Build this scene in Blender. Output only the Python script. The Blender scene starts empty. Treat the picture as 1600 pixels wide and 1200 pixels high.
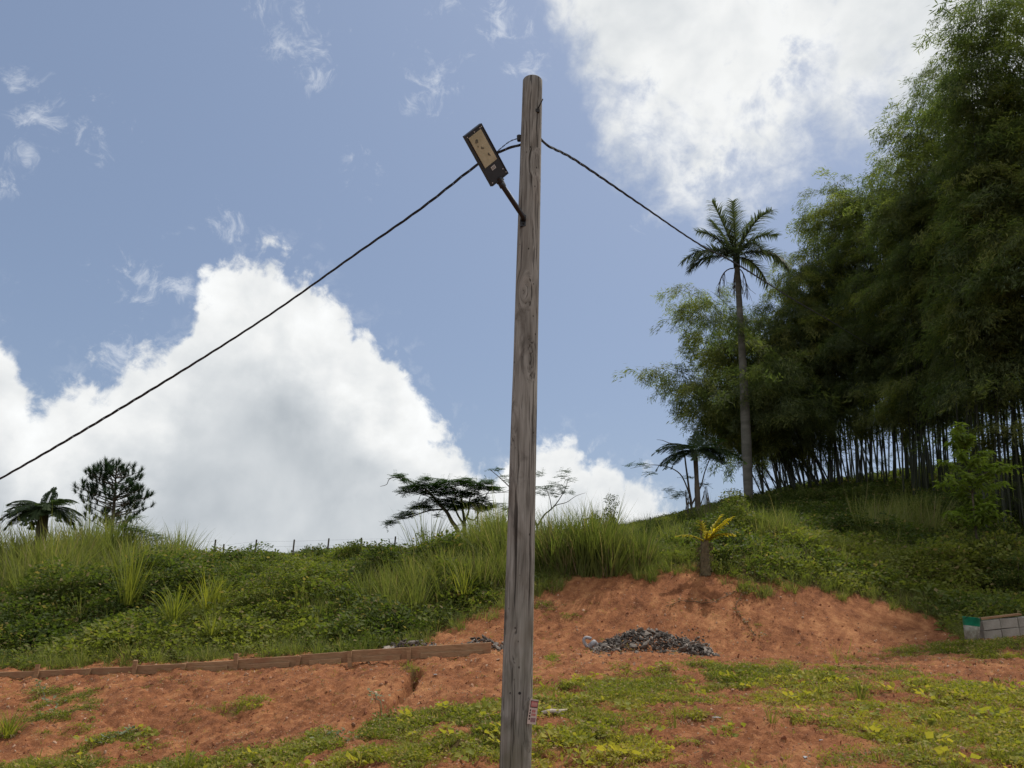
import bpy, math, random
import numpy as np
from mathutils import Vector, Matrix, Euler

random.seed(7)
RNG = np.random.default_rng(7)
sc = bpy.context.scene
COL = sc.collection

# ---------------------------------------------------------------- camera
F = 1209.0                      # focal length in pixels of the 1600 px wide photograph
PITCH, ROLL = math.radians(15.0), math.radians(1.4)
EYE = Vector((0.0, 0.0, 1.6))
_r0 = Vector((1, 0, 0)); _u0 = Vector((0, -math.sin(PITCH), math.cos(PITCH))); _f0 = Vector((0, math.cos(PITCH), math.sin(PITCH)))
_cr = _r0 * math.cos(ROLL) + _u0 * math.sin(ROLL)
_cu = -_r0 * math.sin(ROLL) + _u0 * math.cos(ROLL)
cam_d = bpy.data.cameras.new('camera'); cam = bpy.data.objects.new('camera', cam_d); COL.objects.link(cam)
cam.matrix_world = Matrix(((_cr.x, _cu.x, -_f0.x, EYE.x), (_cr.y, _cu.y, -_f0.y, EYE.y), (_cr.z, _cu.z, -_f0.z, EYE.z), (0, 0, 0, 1)))
cam_d.sensor_width = 36.0; cam_d.lens = 36.0 * F / 1600.0; cam_d.clip_start = 0.05; cam_d.clip_end = 9000
sc.camera = cam

def ray(u, v):
    return _cr * (u - 800.0) + _cu * (600.0 - v) + _f0 * F
def P(u, v, Y):
    d = ray(u, v); return EYE + d * (Y / d.y)
def azel(u, v):
    d = ray(u, v).normalized(); return math.degrees(math.atan2(d.x, d.y)), math.degrees(math.asin(d.z))

# ---------------------------------------------------------------- sun, exposure
SUN_AZ, SUN_EL = 39.5, 57.0
sv = Vector((math.sin(math.radians(SUN_AZ)) * math.cos(math.radians(SUN_EL)), math.cos(math.radians(SUN_AZ)) * math.cos(math.radians(SUN_EL)), math.sin(math.radians(SUN_EL))))
sun_d = bpy.data.lights.new('sun', 'SUN'); sun_d.energy = 3.3; sun_d.angle = math.radians(1.0); sun_d.color = (1.0, 0.93, 0.82)
sun = bpy.data.objects.new('sun', sun_d); COL.objects.link(sun); sun.rotation_euler = sv.to_track_quat('Z', 'Y').to_euler(); sun.location = (20, 30, 60)
sc.view_settings.view_transform = 'Standard'; sc.view_settings.look = 'None'; sc.view_settings.gamma = 1; sc.view_settings.use_curve_mapping = False
sc.view_settings.exposure = 0.0
sc.render.engine = 'CYCLES'
sc.cycles.max_bounces = 6; sc.cycles.transmission_bounces = 4; sc.cycles.diffuse_bounces = 3; sc.cycles.glossy_bounces = 2
sc.cycles.use_fast_gi = False

# ---------------------------------------------------------------- node helpers
class G:
    """thin wrapper that lets node sockets be used in expressions"""
    def __init__(s, nt): s.nt = nt
    def node(s, t, **kw):
        n = s.nt.nodes.new(t)
        for k, v in kw.items(): setattr(n, k, v)
        return n
    def put(s, sock, v):
        if isinstance(v, Sk): s.nt.links.new(v.s, sock)
        elif isinstance(v, bpy.types.NodeSocket): s.nt.links.new(v, sock)
        elif v is not None: sock.default_value = v
    def math(s, op, *a, clamp=False):
        n = s.node('ShaderNodeMath', operation=op, use_clamp=clamp)
        for i, x in enumerate(a): s.put(n.inputs[i], x)
        return Sk(s, n.outputs[0])
    def vmath(s, op, *a, scale=None):
        n = s.node('ShaderNodeVectorMath', operation=op)
        for i, x in enumerate(a): s.put(n.inputs[i], x)
        if scale is not None: s.put(n.inputs['Scale'], scale)
        return Sk(s, n.outputs['Value'] if op in ('DISTANCE', 'LENGTH', 'DOT_PRODUCT') else n.outputs[0])
    def noise(s, vec, scale, detail=5, rough=.55, dist=0., color=False, lac=2.):
        n = s.node('ShaderNodeTexNoise'); s.put(n.inputs['Vector'], vec)
        n.inputs['Scale'].default_value = scale; n.inputs['Detail'].default_value = detail
        n.inputs['Roughness'].default_value = rough; n.inputs['Distortion'].default_value = dist; n.inputs['Lacunarity'].default_value = lac
        return Sk(s, n.outputs[1] if color else n.outputs[0])
    def voro(s, vec, scale, feature='F1', out='Distance', rnd=1.):
        n = s.node('ShaderNodeTexVoronoi', feature=feature); s.put(n.inputs['Vector'], vec)
        n.inputs['Scale'].default_value = scale; n.inputs['Randomness'].default_value = rnd
        return Sk(s, n.outputs[out])
    def mp(s, x, a, b, c=0., d=1., smooth=False):
        n = s.node('ShaderNodeMapRange', interpolation_type='SMOOTHSTEP' if smooth else 'LINEAR'); n.clamp = True
        for i, q in enumerate((x, a, b, c, d)): s.put(n.inputs[i], q)
        return Sk(s, n.outputs[0])
    def mix(s, f, a, b):
        n = s.node('ShaderNodeMix', data_type='RGBA'); n.clamp_factor = True
        s.put(n.inputs[0], f)
        for i, x in ((6, a), (7, b)):
            if isinstance(x, (tuple, list)): x = (*x, 1) if len(x) == 3 else x
            s.put(n.inputs[i], x)
        return Sk(s, n.outputs[2])
    def ramp(s, f, stops):
        n = s.node('ShaderNodeValToRGB'); s.put(n.inputs[0], f); e = n.color_ramp.elements
        while len(e) < len(stops): e.new(.5)
        for el, (p, c) in zip(e, stops): el.position = p; el.color = (*c, 1)
        return Sk(s, n.outputs[0])
    def xyz(s, x, y, z):
        n = s.node('ShaderNodeCombineXYZ')
        for i, q in enumerate((x, y, z)): s.put(n.inputs[i], q)
        return Sk(s, n.outputs[0])
    def sep(s, v):
        n = s.node('ShaderNodeSeparateXYZ'); s.put(n.inputs[0], v); return [Sk(s, o) for o in n.outputs]
    def attr(s, name, typ='GEOMETRY', out='Fac'):
        n = s.node('ShaderNodeAttribute', attribute_type=typ, attribute_name=name); return Sk(s, n.outputs[out])
    def scale(s, v, k): return s.vmath('MULTIPLY', v, k if isinstance(k, (tuple, Sk)) else (k, k, k))
    def bump(s, h, strength=.5, dist=.02, normal=None):
        n = s.node('ShaderNodeBump'); s.put(n.inputs['Height'], h); n.inputs['Strength'].default_value = strength
        n.inputs['Distance'].default_value = dist
        if normal: s.put(n.inputs['Normal'], normal)
        return Sk(s, n.outputs[0])
class Sk:
    def __init__(s, g, sock): s.g = g; s.s = sock
    def __add__(s, o): return s.g.math('ADD', s, o)
    __radd__ = __add__
    def __mul__(s, o): return s.g.math('MULTIPLY', s, o)
    __rmul__ = __mul__
    def __sub__(s, o): return s.g.math('SUBTRACT', s, o)
    def __rsub__(s, o): return s.g.math('SUBTRACT', o, s)
    def __truediv__(s, o): return s.g.math('DIVIDE', s, o)
    def max(s, o): return s.g.math('MAXIMUM', s, o)
    def min(s, o): return s.g.math('MINIMUM', s, o)

# ---------------------------------------------------------------- world: daylight sky with cumulus clouds
world = bpy.data.worlds.new('World'); sc.world = world; world.use_nodes = True; world.cycles.sampling_method = 'MANUAL'; world.cycles.sample_map_resolution = 512
wt = world.node_tree; wt.nodes.clear(); g = G(wt)
SKYK = 0.085
sky = g.node('ShaderNodeTexSky'); sky.sky_type = 'NISHITA'; sky.sun_disc = False
sky.sun_elevation = math.radians(SUN_EL); sky.sun_rotation = math.radians(SUN_AZ); sky.altitude = 500; sky.air_density = 1.0; sky.dust_density = 2.2; sky.ozone_density = 1.0
tc = g.node('ShaderNodeTexCoord')
D = Sk(g, tc.outputs['Generated'])
dx, dy, dz = g.sep(D)
az = g.math('ARCTAN2', dx, dy) * (180 / math.pi)
el = g.math('ARCSINE', g.math('MINIMUM', g.math('MAXIMUM', dz, -1.), 1.)) * (180 / math.pi)
def fcurve(x, pts, lo, hi):
    n = g.node('ShaderNodeFloatCurve'); g.put(n.inputs['Value'], (x + 50.) / 100.)
    c = n.mapping.curves[0]; pts = sorted(pts)
    pts = [((a + 50) / 100, (e - lo) / (hi - lo)) for a, e in pts]
    c.points[0].location = pts[0]; c.points[1].location = pts[-1]
    for p in pts[1:-1]: c.points.new(*p)
    n.mapping.update()
    return Sk(g, n.outputs[0]) * (hi - lo) + lo
n_big = g.noise(D, 5.0, 3, .5); n_fine = g.noise(D, 17.0, 8, .62, .25); n_w = g.noise(D, 9.0, 4, .55)
n_det = g.noise(D, 45.0, 6, .65, .4)
bil = g.voro(g.vmath('ADD', D, g.scale(g.noise(D, 14., 2, .6, color=True), .06)), 26., 'F1')
azw = az + (n_w - .5) * 5.
top1 = fcurve(azw, [(-48, 24)] + [azel(*p) for p in ((0, 490), (40, 560), (75, 618), (130, 590), (200, 565), (250, 548), (310, 450), (360, 408), (420, 398), (475, 425), (530, 480), (600, 540), (655, 600), (700, 650), (735, 700), (752, 735), (790, 722), (830, 672), (890, 674), (950, 708), (1000, 735), (1050, 752), (1080, 825), (1150, 880), (1350, 880))] + [(48, 8)], -5., 45.)
d1 = top1 + .5 - el + (n_fine - .5) * 7. + (n_det - .5) * 2.6 - (bil - .35) * 2.2
a1 = g.mp(d1, .0, 1.7, smooth=True)
bot2 = fcurve(az + (n_w - .5) * 8., [(-50, 66), (-20, 60)] + [azel(*p) for p in ((760, -160), (850, 0), (872, 90), (905, 185), (950, 250), (1010, 292), (1080, 325), (1160, 345), (1230, 325), (1290, 275), (1350, 285), (1430, 255), (1520, 330))] + [(44, 22), (50, 20)], 0., 70.)
d2 = el - bot2 + (n_fine - .5) * 13. + (n_det - .5) * 5. + (n_big - .5) * 9.
a2 = g.mp(d2, -1.2, 7.5, smooth=True)
holes = g.mp(g.noise(D, 9., 6, .62, .3), .54, .70, 0., .75, smooth=True) * g.mp(d2, 26., 10.)
a2 = a2 * (1. - holes)
# scattered wisps
wm = None
for (u, v, r) in ((45, 165, 2.2), (20, 135, 1.2), (75, 200, 1.8), (150, 212, 2.0), (42, 240, 1.0), (12, 300, 1.2), (560, 268, 1.6), (545, 245, 1.2), (678, 122, 2.4), (357, 355, 1.6), (225, 440, 2.4), (285, 450, 1.5), (185, 560, 1.6), (492, 70, 1.9), (440, 72, 1.6), (505, 120, 1.4), (700, 8, 1.3), (800, 40, 2.6), (822, 95, 2.0), (640, 165, 1.0), (405, 10, 1.2), (735, 88, 1.1), (1000, 350, 1.0), (470, 20, 1.2), (790, 15, 1.6)):
    c = ray(u, v).normalized()
    m = 1. - g.vmath('DISTANCE', D, tuple(c)) / math.radians(r * 1.45)
    wm = m if wm is None else wm.max(m)
a3 = g.mp(wm.max(-.3) * .95 + (g.noise(g.vmath('ADD', D, g.scale(g.noise(D, 12., 2, .6, color=True), .10)), 30., 8, .72, .3) - .5) * 4.2, .50, 1.75, 0., .60, smooth=True)
a3b = g.mp(d1, -2.6, .2, 0., .22, smooth=True) * g.mp(n_det, .5, .72)
# cloud light: bright rims, greyer thick cores, relief towards the sun
off = g.vmath('ADD', D, tuple(sv * .034))
rel = (g.noise(D, 8., 6, .50, .2) - g.noise(off, 8., 6, .50, .2))
core = g.mp(d1, 1.0, 13.0, smooth=True)
low = g.mp(el, 22., 6.)
b1 = .93 - core * .16 - low * core * .10 + rel * (.75 - core * .35) - g.mp(n_big, .45, .7) * core * .10
b2 = .79 + rel * .55 + (n_w - .5) * .40 + g.mp(d2, 0., 6.) * .05
def ccol(b, tint_lo=(.80, .90, 1.0)):
    return g.scale(g.mix(g.mp(b, .4, .9), tint_lo, (.985, 1., 1.)), g.xyz(b, b, b))
K = 1. / SKYK
aure = g.mp(g.vmath('DISTANCE', D, tuple(sv)), 1.1, .25, 0., .22, smooth=True)
veil = g.mix(aure + .46, sky.outputs[0], (.335 * K, .435 * K, .64 * K))
c = g.mix(a3.max(a3b), veil, (.78 * K, .82 * K, .88 * K))
c = g.mix(a2, c, g.scale(ccol(b2.min(.93).max(.4)), K))
c = g.mix(a1, c, g.scale(ccol(b1.min(1.).max(.36)), K))
bg = g.node('ShaderNodeBackground'); bg.inputs['Strength'].default_value = SKYK; g.put(bg.inputs['Color'], c)
wo = g.node('ShaderNodeOutputWorld'); wt.links.new(bg.outputs[0], wo.inputs[0])

# ---------------------------------------------------------------- object helpers
def put(o, label=None, cat=None, group=None, kind=None):
    if label: o['label'] = label
    if cat: o['category'] = cat
    if group: o['group'] = group
    if kind: o['kind'] = kind
    return o
def empty(name, loc, label, cat, group=None, rz=0.):
    o = bpy.data.objects.new(name, None); COL.objects.link(o); o.location = loc; o.rotation_euler.z = rz; o.empty_display_size = .1
    return put(o, label, cat, group)
class MB:
    def __init__(s): s.v = []; s.f = []; s.t = []; s.cur = 0.
    def add(s, vs, fs, t=None):
        b = len(s.v); s.v += [tuple(x) for x in vs]; s.f += [tuple(i + b for i in q) for q in fs]
        s.t += [s.cur if t is None else t] * len(vs)
    def tube(s, pts, rad, n=6, cap=True, t=None):
        pts = [Vector(p) for p in pts]
        if not hasattr(rad, '__len__'): rad = [rad] * len(pts)
        vs = []; fs = []; ref = None
        for i, p in enumerate(pts):
            d = (pts[min(i + 1, len(pts) - 1)] - pts[max(i - 1, 0)])
            if d.length < 1e-9: d = Vector((0, 0, 1))
            d.normalize()
            if ref is None: ref = Vector((1, 0, 0)) if abs(d.x) < .8 else Vector((0, 1, 0))
            ref = (ref - d * ref.dot(d)).normalized(); w = d.cross(ref)
            for k in range(n):
                a = 2 * math.pi * k / n; vs.append(p + (ref * math.cos(a) + w * math.sin(a)) * rad[i])
        for i in range(len(pts) - 1):
            for k in range(n):
                a = i * n + k; b = i * n + (k + 1) % n; fs.append((a, b, b + n, a + n))
        if cap: fs.append(tuple(range(n - 1, -1, -1))); fs.append(tuple(range((len(pts) - 1) * n, len(pts) * n)))
        s.add(vs, fs, t)
    def box(s, c, size, M=None, jit=0., t=None):
        h = [x / 2 for x in size]; vs = []
        for z in (-1, 1):
            for y in (-1, 1):
                for x in (-1, 1):
                    q = Vector((x * h[0] * (1 + random.uniform(-jit, jit)), y * h[1] * (1 + random.uniform(-jit, jit)), z * h[2] * (1 + random.uniform(-jit, jit))))
                    vs.append((M @ q if M else q) + Vector(c))
        s.add(vs, [(0, 2, 3, 1), (4, 5, 7, 6), (0, 1, 5, 4), (2, 6, 7, 3), (0, 4, 6, 2), (1, 3, 7, 5)], t)
    def leaf(s, p, d, nrm, L, W, fold=.15, t=None):
        """a pointed leaf of two triangles folded on its midrib"""
        d = d.normalized(); w = d.cross(nrm)
        w = w.normalized() if w.length > 1e-6 else Vector((1, 0, 0)); n = w.cross(d)
        a = p; b = p + d * L; m = p + d * L * .42
        s.add([a, m + w * W / 2 + n * W * fold, b, m - w * W / 2 + n * W * fold], [(0, 1, 2), (0, 2, 3)], t)
    def blade(s, p, d, bend, L, W, segs=3, t=None):
        """a grass blade: tapering strip that bends over"""
        d = d.normalized(); w = d.cross(bend)
        w = w.normalized() if w.length > 1e-6 else Vector((1, 0, 0))
        vs = []; fs = []; q = Vector(p)
        for i in range(segs + 1):
            f = i / segs; ww = W * (1 - f ** 1.6) / 2
            if i < segs: vs += [q + w * ww, q - w * ww]
            else: vs.append(q)
            q = q + (d + bend * f * f * 1.6).normalized() * L / segs
        for i in range(segs - 1): a = i * 2; fs.append((a, a + 1, a + 3, a + 2))
        a = (segs - 1) * 2; fs.append((a, a + 1, a + 2)); s.add(vs, fs, t)
    def mesh(s, name, mat=None, smooth=False):
        me = bpy.data.meshes.new(name); me.from_pydata(s.v, [], s.f)
        at = me.attributes.new('tint', 'FLOAT', 'POINT'); at.data.foreach_set('value', s.t)
        if smooth: me.polygons.foreach_set('use_smooth', [True] * len(s.f))
        if mat: me.materials.append(mat)
        me.update(); return me
    def build(s, name, mat, parent=None, smooth=False, origin=None):
        if origin is not None:
            o0 = Vector(origin); s.v = [tuple(Vector(q) - o0) for q in s.v]
        o = bpy.data.objects.new(name, s.mesh(name, mat, smooth)); COL.objects.link(o)
        if origin is not None: o.location = origin
        if parent:
            o.parent = parent
            if origin is None and parent.type == 'EMPTY': o.matrix_parent_inverse = Matrix.LocRotScale(parent.location, parent.rotation_euler, None).inverted()
            elif origin is not None: o.matrix_parent_inverse = Matrix.LocRotScale(parent.location, parent.rotation_euler, None).inverted()
        return o
def rv(s=1.):
    return Vector((random.gauss(0, s), random.gauss(0, s), random.gauss(0, s)))
def bez(p0, p1, p2, n=10):
    return [p0 * (1 - t) ** 2 + p1 * 2 * t * (1 - t) + p2 * t * t for t in [i / n for i in range(n + 1)]]
def smooth_path(pts, n=4):
    out = []
    for i in range(len(pts) - 1):
        p0 = pts[max(i - 1, 0)]; p1 = pts[i]; p2 = pts[i + 1]; p3 = pts[min(i + 2, len(pts) - 1)]
        for k in range(n):
            t = k / n
            out.append(.5 * ((2 * p1) + (p2 - p0) * t + (2 * p0 - 5 * p1 + 4 * p2 - p3) * t * t + (3 * p1 - p0 - 3 * p2 + p3) * t ** 3))
    return out + [pts[-1]]

# ---------------------------------------------------------------- materials
def newmat(name):
    m = bpy.data.materials.new(name); m.use_nodes = True; m.node_tree.nodes.clear(); return m, G(m.node_tree)
def finish(m, g, color, rough=.9, normal=None, spec=.3, trans=0., metallic=0., tcol=None):
    b = g.node('ShaderNodeBsdfPrincipled'); g.put(b.inputs['Base Color'], color if not isinstance(color, tuple) else (*color, 1))
    g.put(b.inputs['Roughness'], rough); b.inputs['Specular IOR Level'].default_value = spec * (.6 if trans else 1); b.inputs['Metallic'].default_value = metallic
    if normal: g.put(b.inputs['Normal'], normal)
    out = g.node('ShaderNodeOutputMaterial'); sh = b.outputs[0]
    if trans > 0:
        t = g.node('ShaderNodeBsdfTranslucent'); g.put(t.inputs['Color'], tcol if tcol is not None else color)
        mx = g.node('ShaderNodeMixShader'); mx.inputs[0].default_value = trans
        g.nt.links.new(b.outputs[0], mx.inputs[1]); g.nt.links.new(t.outputs[0], mx.inputs[2]); sh = mx.outputs[0]
    g.nt.links.new(sh, out.inputs[0]); return m
def leafmat(name, c0, c1, c2, trans=.45, rough=.68, tk=1.5, dry=None, dk=.93, tr=1.15):
    """leaf colour varies per leaf, per spray and per plant; light also passes through"""
    m, g = newmat(name)
    oi = g.node('ShaderNodeObjectInfo'); r = Sk(g, oi.outputs['Random'])
    lt = g.attr('tint'); it = g.attr('hue', 'INSTANCER')
    f = g.math('ADD', g.math('ADD', lt * .4, r * .25), it * .6, clamp=True)
    col = g.ramp(f, [(0., c0), (.5, c1), (1., c2)])
    if dry: col = g.mix(g.math('GREATER_THAN', g.math('FRACT', lt * 13.7 + r * 7.3), dk), col, dry)
    tcol = g.scale(col, (tr * tk, 1.25 * tk, .55 * tk))
    return finish(m, g, col, rough, trans=trans, spec=.35, tcol=tcol)
def plain(name, c, rough=.7, var=.25, scale=8., spec=.3, metallic=0., bump=0., stretch=(1, 1, 1)):
    m, g = newmat(name); tcn = g.node('ShaderNodeTexCoord'); v = g.scale(Sk(g, tcn.outputs['Object']), tuple(stretch))
    n = g.noise(v, scale, 6, .6)
    col = g.mix(g.mp(n, .3, .7), tuple(x * (1 - var) for x in c), tuple(min(1, x * (1 + var)) for x in c))
    return finish(m, g, col, rough, g.bump(n, bump, .01) if bump else None, spec, metallic=metallic)

M_bam = leafmat('bamboo_leaf', (.050, .066, .036), (.096, .118, .052), (.225, .225, .070), trans=.50, tr=1.05)
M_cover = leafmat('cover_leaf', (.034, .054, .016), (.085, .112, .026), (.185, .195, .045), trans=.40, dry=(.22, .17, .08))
M_weed = leafmat('weed_leaf', (.062, .090, .018), (.170, .185, .028), (.340, .290, .045), trans=.36, dry=(.33, .24, .12), dk=.84)
M_tall = leafmat('tall_grass_leaf', (.058, .082, .026), (.118, .142, .040), (.215, .215, .075), trans=.40, dry=(.26, .21, .12))
M_tuft = leafmat('tuft_leaf', (.12, .15, .03), (.20, .22, .04), (.34, .31, .06), trans=.40, tr=1.3)
M_tree = leafmat('tree_leaf', (.018, .040, .014), (.030, .062, .018), (.060, .095, .025), trans=.35)
M_pine = leafmat('pine_needle', (.016, .036, .022), (.025, .050, .026), (.045, .075, .035), trans=.2)
M_palm = leafmat('palm_leaf', (.045, .060, .050), (.080, .098, .075), (.150, .160, .115), trans=.35)
M_fern = leafmat('fern_leaf', (.024, .042, .018), (.045, .070, .025), (.085, .105, .036), trans=.42)
M_shrub = leafmat('shrub_leaf', (.12, .17, .04), (.20, .25, .05), (.32, .33, .09), trans=.5)
M_dry = leafmat('dry_leaf', (.10, .07, .045), (.19, .14, .09), (.33, .27, .18), trans=.25)
M_bark = plain('bark', (.10, .082, .065), .95, .4, 6., bump=.6, stretch=(1, 1, .3))
M_culm = plain('bamboo_culm', (.030, .036, .020), .5, .4, 3., stretch=(1, 1, .2))
# ---------------------------------------------------------------- terrain
def vnoise(x, y, seed=0):
    xi = np.floor(x).astype(np.int64); yi = np.floor(y).astype(np.int64); fx = x - xi; fy = y - yi
    fx = fx * fx * (3 - 2 * fx); fy = fy * fy * (3 - 2 * fy)
    def h(a, b):
        n = (a * 374761393 + b * 668265263 + seed * 974711) & 0x7fffffff
        n = ((n ^ (n >> 13)) * 1274126177) & 0x7fffffff
        return ((n ^ (n >> 16)) & 0xffff) / 65535.0
    return (h(xi, yi) * (1 - fx) + h(xi + 1, yi) * fx) * (1 - fy) + (h(xi, yi + 1) * (1 - fx) + h(xi + 1, yi + 1) * fx) * fy
def fbm(x, y, oct=4, seed=0, rough=.5):
    s = 0.; a = 1.; t = 0.
    for i in range(oct):
        s = s + a * vnoise(x * 2 ** i + i * 17.3, y * 2 ** i - i * 9.1, seed + i); t += a; a *= rough
    return s / t - .5

ctrl = []
def cp(*rows):
    for u, v, Y in rows: ctrl.append(tuple(P(u, v, Y)))
cp((-250, 1200, 11), (0, 1200, 10), (200, 1200, 9.6), (400, 1200, 9), (600, 1200, 8.3), (800, 1200, 7.7), (1000, 1200, 7.3), (1200, 1200, 7.1), (1400, 1200, 7), (1600, 1200, 7), (1850, 1190, 7))
cp((430, 1150, 10.4), (600, 1135, 10.2), (780, 1110, 10), (0, 1130, 12), (250, 1110, 12.2), (550, 1080, 12.2), (700, 1065, 12))
cp((-250, 1062, 15), (0, 1055, 14.8), (250, 1046, 14.6), (500, 1035, 14.3), (770, 1022, 13.8))
cp((900, 1120, 9.2), (1150, 1115, 9.2), (1400, 1120, 9), (1650, 1115, 9), (1000, 1070, 11.5), (1250, 1072, 11.3), (1450, 1068, 11), (1650, 1050, 11.5))
cp((850, 1022, 14.2), (980, 1020, 14.2), (1100, 1026, 14), (1250, 1038, 13.6), (1400, 1036, 13.8), (1500, 1024, 13.8), (1560, 1005, 14), (1650, 995, 14), (1850, 985, 14))
cp((0, 1036, 16.2), (300, 1026, 16), (600, 1010, 15.6), (720, 1004, 15.6), (900, 1012, 15.5), (1010, 1014, 15.5), (1120, 1022, 15.4), (1250, 1028, 15.2), (1380, 1020, 15.4), (1480, 1003, 15.8), (1600, 988, 16.2), (1850, 975, 16.5))
cp((700, 985, 16.6), (800, 960, 17.2), (860, 925, 18), (960, 900, 18.4), (1080, 885, 18.6), (1200, 903, 18.4), (1320, 942, 18), (1420, 975, 17.4), (1500, 975, 17.6), (1620, 955, 18.5), (1850, 930, 19))
cp((0, 985, 18), (300, 975, 18), (560, 965, 17.6), (0, 935, 21.5), (300, 925, 21.5), (600, 905, 21.5), (760, 885, 21.5), (900, 876, 21.5))
cp((-250, 920, 26), (0, 900, 26), (300, 888, 26.5), (600, 880, 27), (750, 872, 26), (900, 862, 26), (1000, 852, 26.5))
cp((1150, 848, 22), (1300, 865, 21), (1420, 880, 21), (1550, 905, 21.5), (1700, 895, 22), (1090, 818, 29), (1200, 795, 32), (1300, 780, 33), (1450, 775, 31), (1600, 790, 28), (1850, 770, 27))
cp((1170, 782, 38), (1260, 765, 38), (1400, 745, 38), (1600, 720, 36), (1850, 690, 34))
ctrl += [(-30, 46, 1.5), (-12, 46, 1.8), (4, 46, 3.0), (18, 52, 6.4), (34, 50, 8.), (-30, 60, -3.), (0, 62, -2.), (30, 64, 4.), (48, 34, 9.), (44, 60, 6.), (-44, 44, .5), (-40, 22, -.5), (-44, 8, -1.5), (44, 14, 3.)]
ctrl += [(0, 0, 0), (-6, 0, 0), (6, 0, .05), (0, -8, 0), (-12, -10, -.2), (12, -10, .1), (-20, 0, -.6), (20, 0, .5), (0, -30, -.5), (-30, -30, -1), (30, -30, 0), (0, 4.5, .02), (-4, 5, -.25), (4, 5, .15), (-9, 6, -.7), (9, 6, .4), (-18, 8, -1.), (0, -60, -1), (-60, -20, -2), (60, -10, 1), (-60, 40, -2), (60, 60, 4)]
CT = np.array(ctrl)
def _k(r2): return .5 * r2 * np.log(r2 + 1e-9)
_A = np.zeros((len(CT) + 3, len(CT) + 3)); _d2 = ((CT[:, None, :2] - CT[None, :, :2]) ** 2).sum(-1)
_A[:len(CT), :len(CT)] = _k(_d2) + np.eye(len(CT)) * .02; _A[:len(CT), len(CT)] = 1; _A[:len(CT), len(CT) + 1:] = CT[:, :2]; _A[len(CT):, :len(CT)] = _A[:len(CT), len(CT):].T
_W = np.linalg.solve(_A, np.concatenate([CT[:, 2], np.zeros(3)]))
def base_h(x, y):
    x = np.asarray(x, float); y = np.asarray(y, float); sh = x.shape; x = x.ravel(); y = y.ravel()
    r = np.hypot(x, y); k = np.minimum(1, 60 / np.maximum(r, 1e-6)); xc, yc = x * k, y * k; out = np.zeros_like(x)
    for i in range(0, len(x), 20000):
        s = slice(i, i + 20000); d2 = (xc[s, None] - CT[None, :, 0]) ** 2 + (yc[s, None] - CT[None, :, 1]) ** 2
        out[s] = _k(d2) @ _W[:len(CT)] + _W[-3] + _W[-2] * xc[s] + _W[-1] * yc[s]
    f = np.clip((r - 60) / 200, 0, 1); out = out * (1 - f) + (-18.) * f
    out += np.clip((r - 150) / 800, 0, 1) * 25 * fbm(x / 220, y / 220, 3, 5)
    return out.reshape(sh)
def _hit0(u, v, H, lo=5., hi=45.):
    d = ray(u, v); d = d / d.y; ys = np.linspace(lo, hi, 1200)
    z = H(d.x * ys, ys); below = (EYE.z + d.z * ys) < z
    i = int(np.argmax(below)) if below.any() else len(ys) - 1
    return (float(d.x * ys[i]), float(ys[i]))
# erosion gully on the left bank
GUL = [_hit0(u, v, base_h) for u, v in ((652, 1046), (640, 1065), (632, 1078), (612, 1098), (592, 1112), (560, 1132), (540, 1160))]
def _seg(x, y, pts):
    d = np.full(np.shape(x), 1e9); tt = np.zeros(np.shape(x))
    for k in range(len(pts) - 1):
        (ax, ay), (bx, by) = pts[k], pts[k + 1]; ux, uy = bx - ax, by - ay
        t = np.clip(((x - ax) * ux + (y - ay) * uy) / (ux * ux + uy * uy + 1e-9), 0, 1); q = np.hypot(x - ax - t * ux, y - ay - t * uy)
        m = q < d; d = np.where(m, q, d); tt = np.where(m, (k + t) / (len(pts) - 1), tt)
    return d, tt
def fine_h(x, y):
    r = np.hypot(x, y); near = np.clip(1 - (r - 26) / 20, 0, 1)
    h = fbm(x * .55, y * .55, 3, 11) * .16 + fbm(x * 2.3, y * 2.3, 3, 21) * .06
    # soil clods and small slumps
    c = fbm(x * 7, y * 7, 3, 31, .6); h = h + near * (c * .065 + np.abs(fbm(x * 3.1 + y * 1.1, y * 4.5, 3, 41)) * -.06)
    c2 = vnoise(x * 17, y * 17, 51); h = h + near * .028 * np.clip((c2 - .55) * 4, 0, 1)
    # rills running down the left bank
    rr = np.abs(fbm((x + .75 * y) * 1.1, (y - .5 * x) * .25, 2, 61)); h = h - np.clip(1 - rr * 9, 0, 1) * .06 * np.clip((2 - x) / 2, 0, 1) * near
    d, t = _seg(x, y, GUL); h = h - .45 * np.exp(-(d / .085) ** 2) * np.clip(1.3 - t, .4, 1)
    return h
def height(x, y): return base_h(x, y) + fine_h(np.asarray(x, float), np.asarray(y, float))
def hz(x, y): return float(height(np.array([x]), np.array([y]))[0])
def hit(u, v, lo=5., hi=45.):
    x, y = _hit0(u, v, base_h, lo, hi); return Vector((x, y, hz(x, y)))
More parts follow.
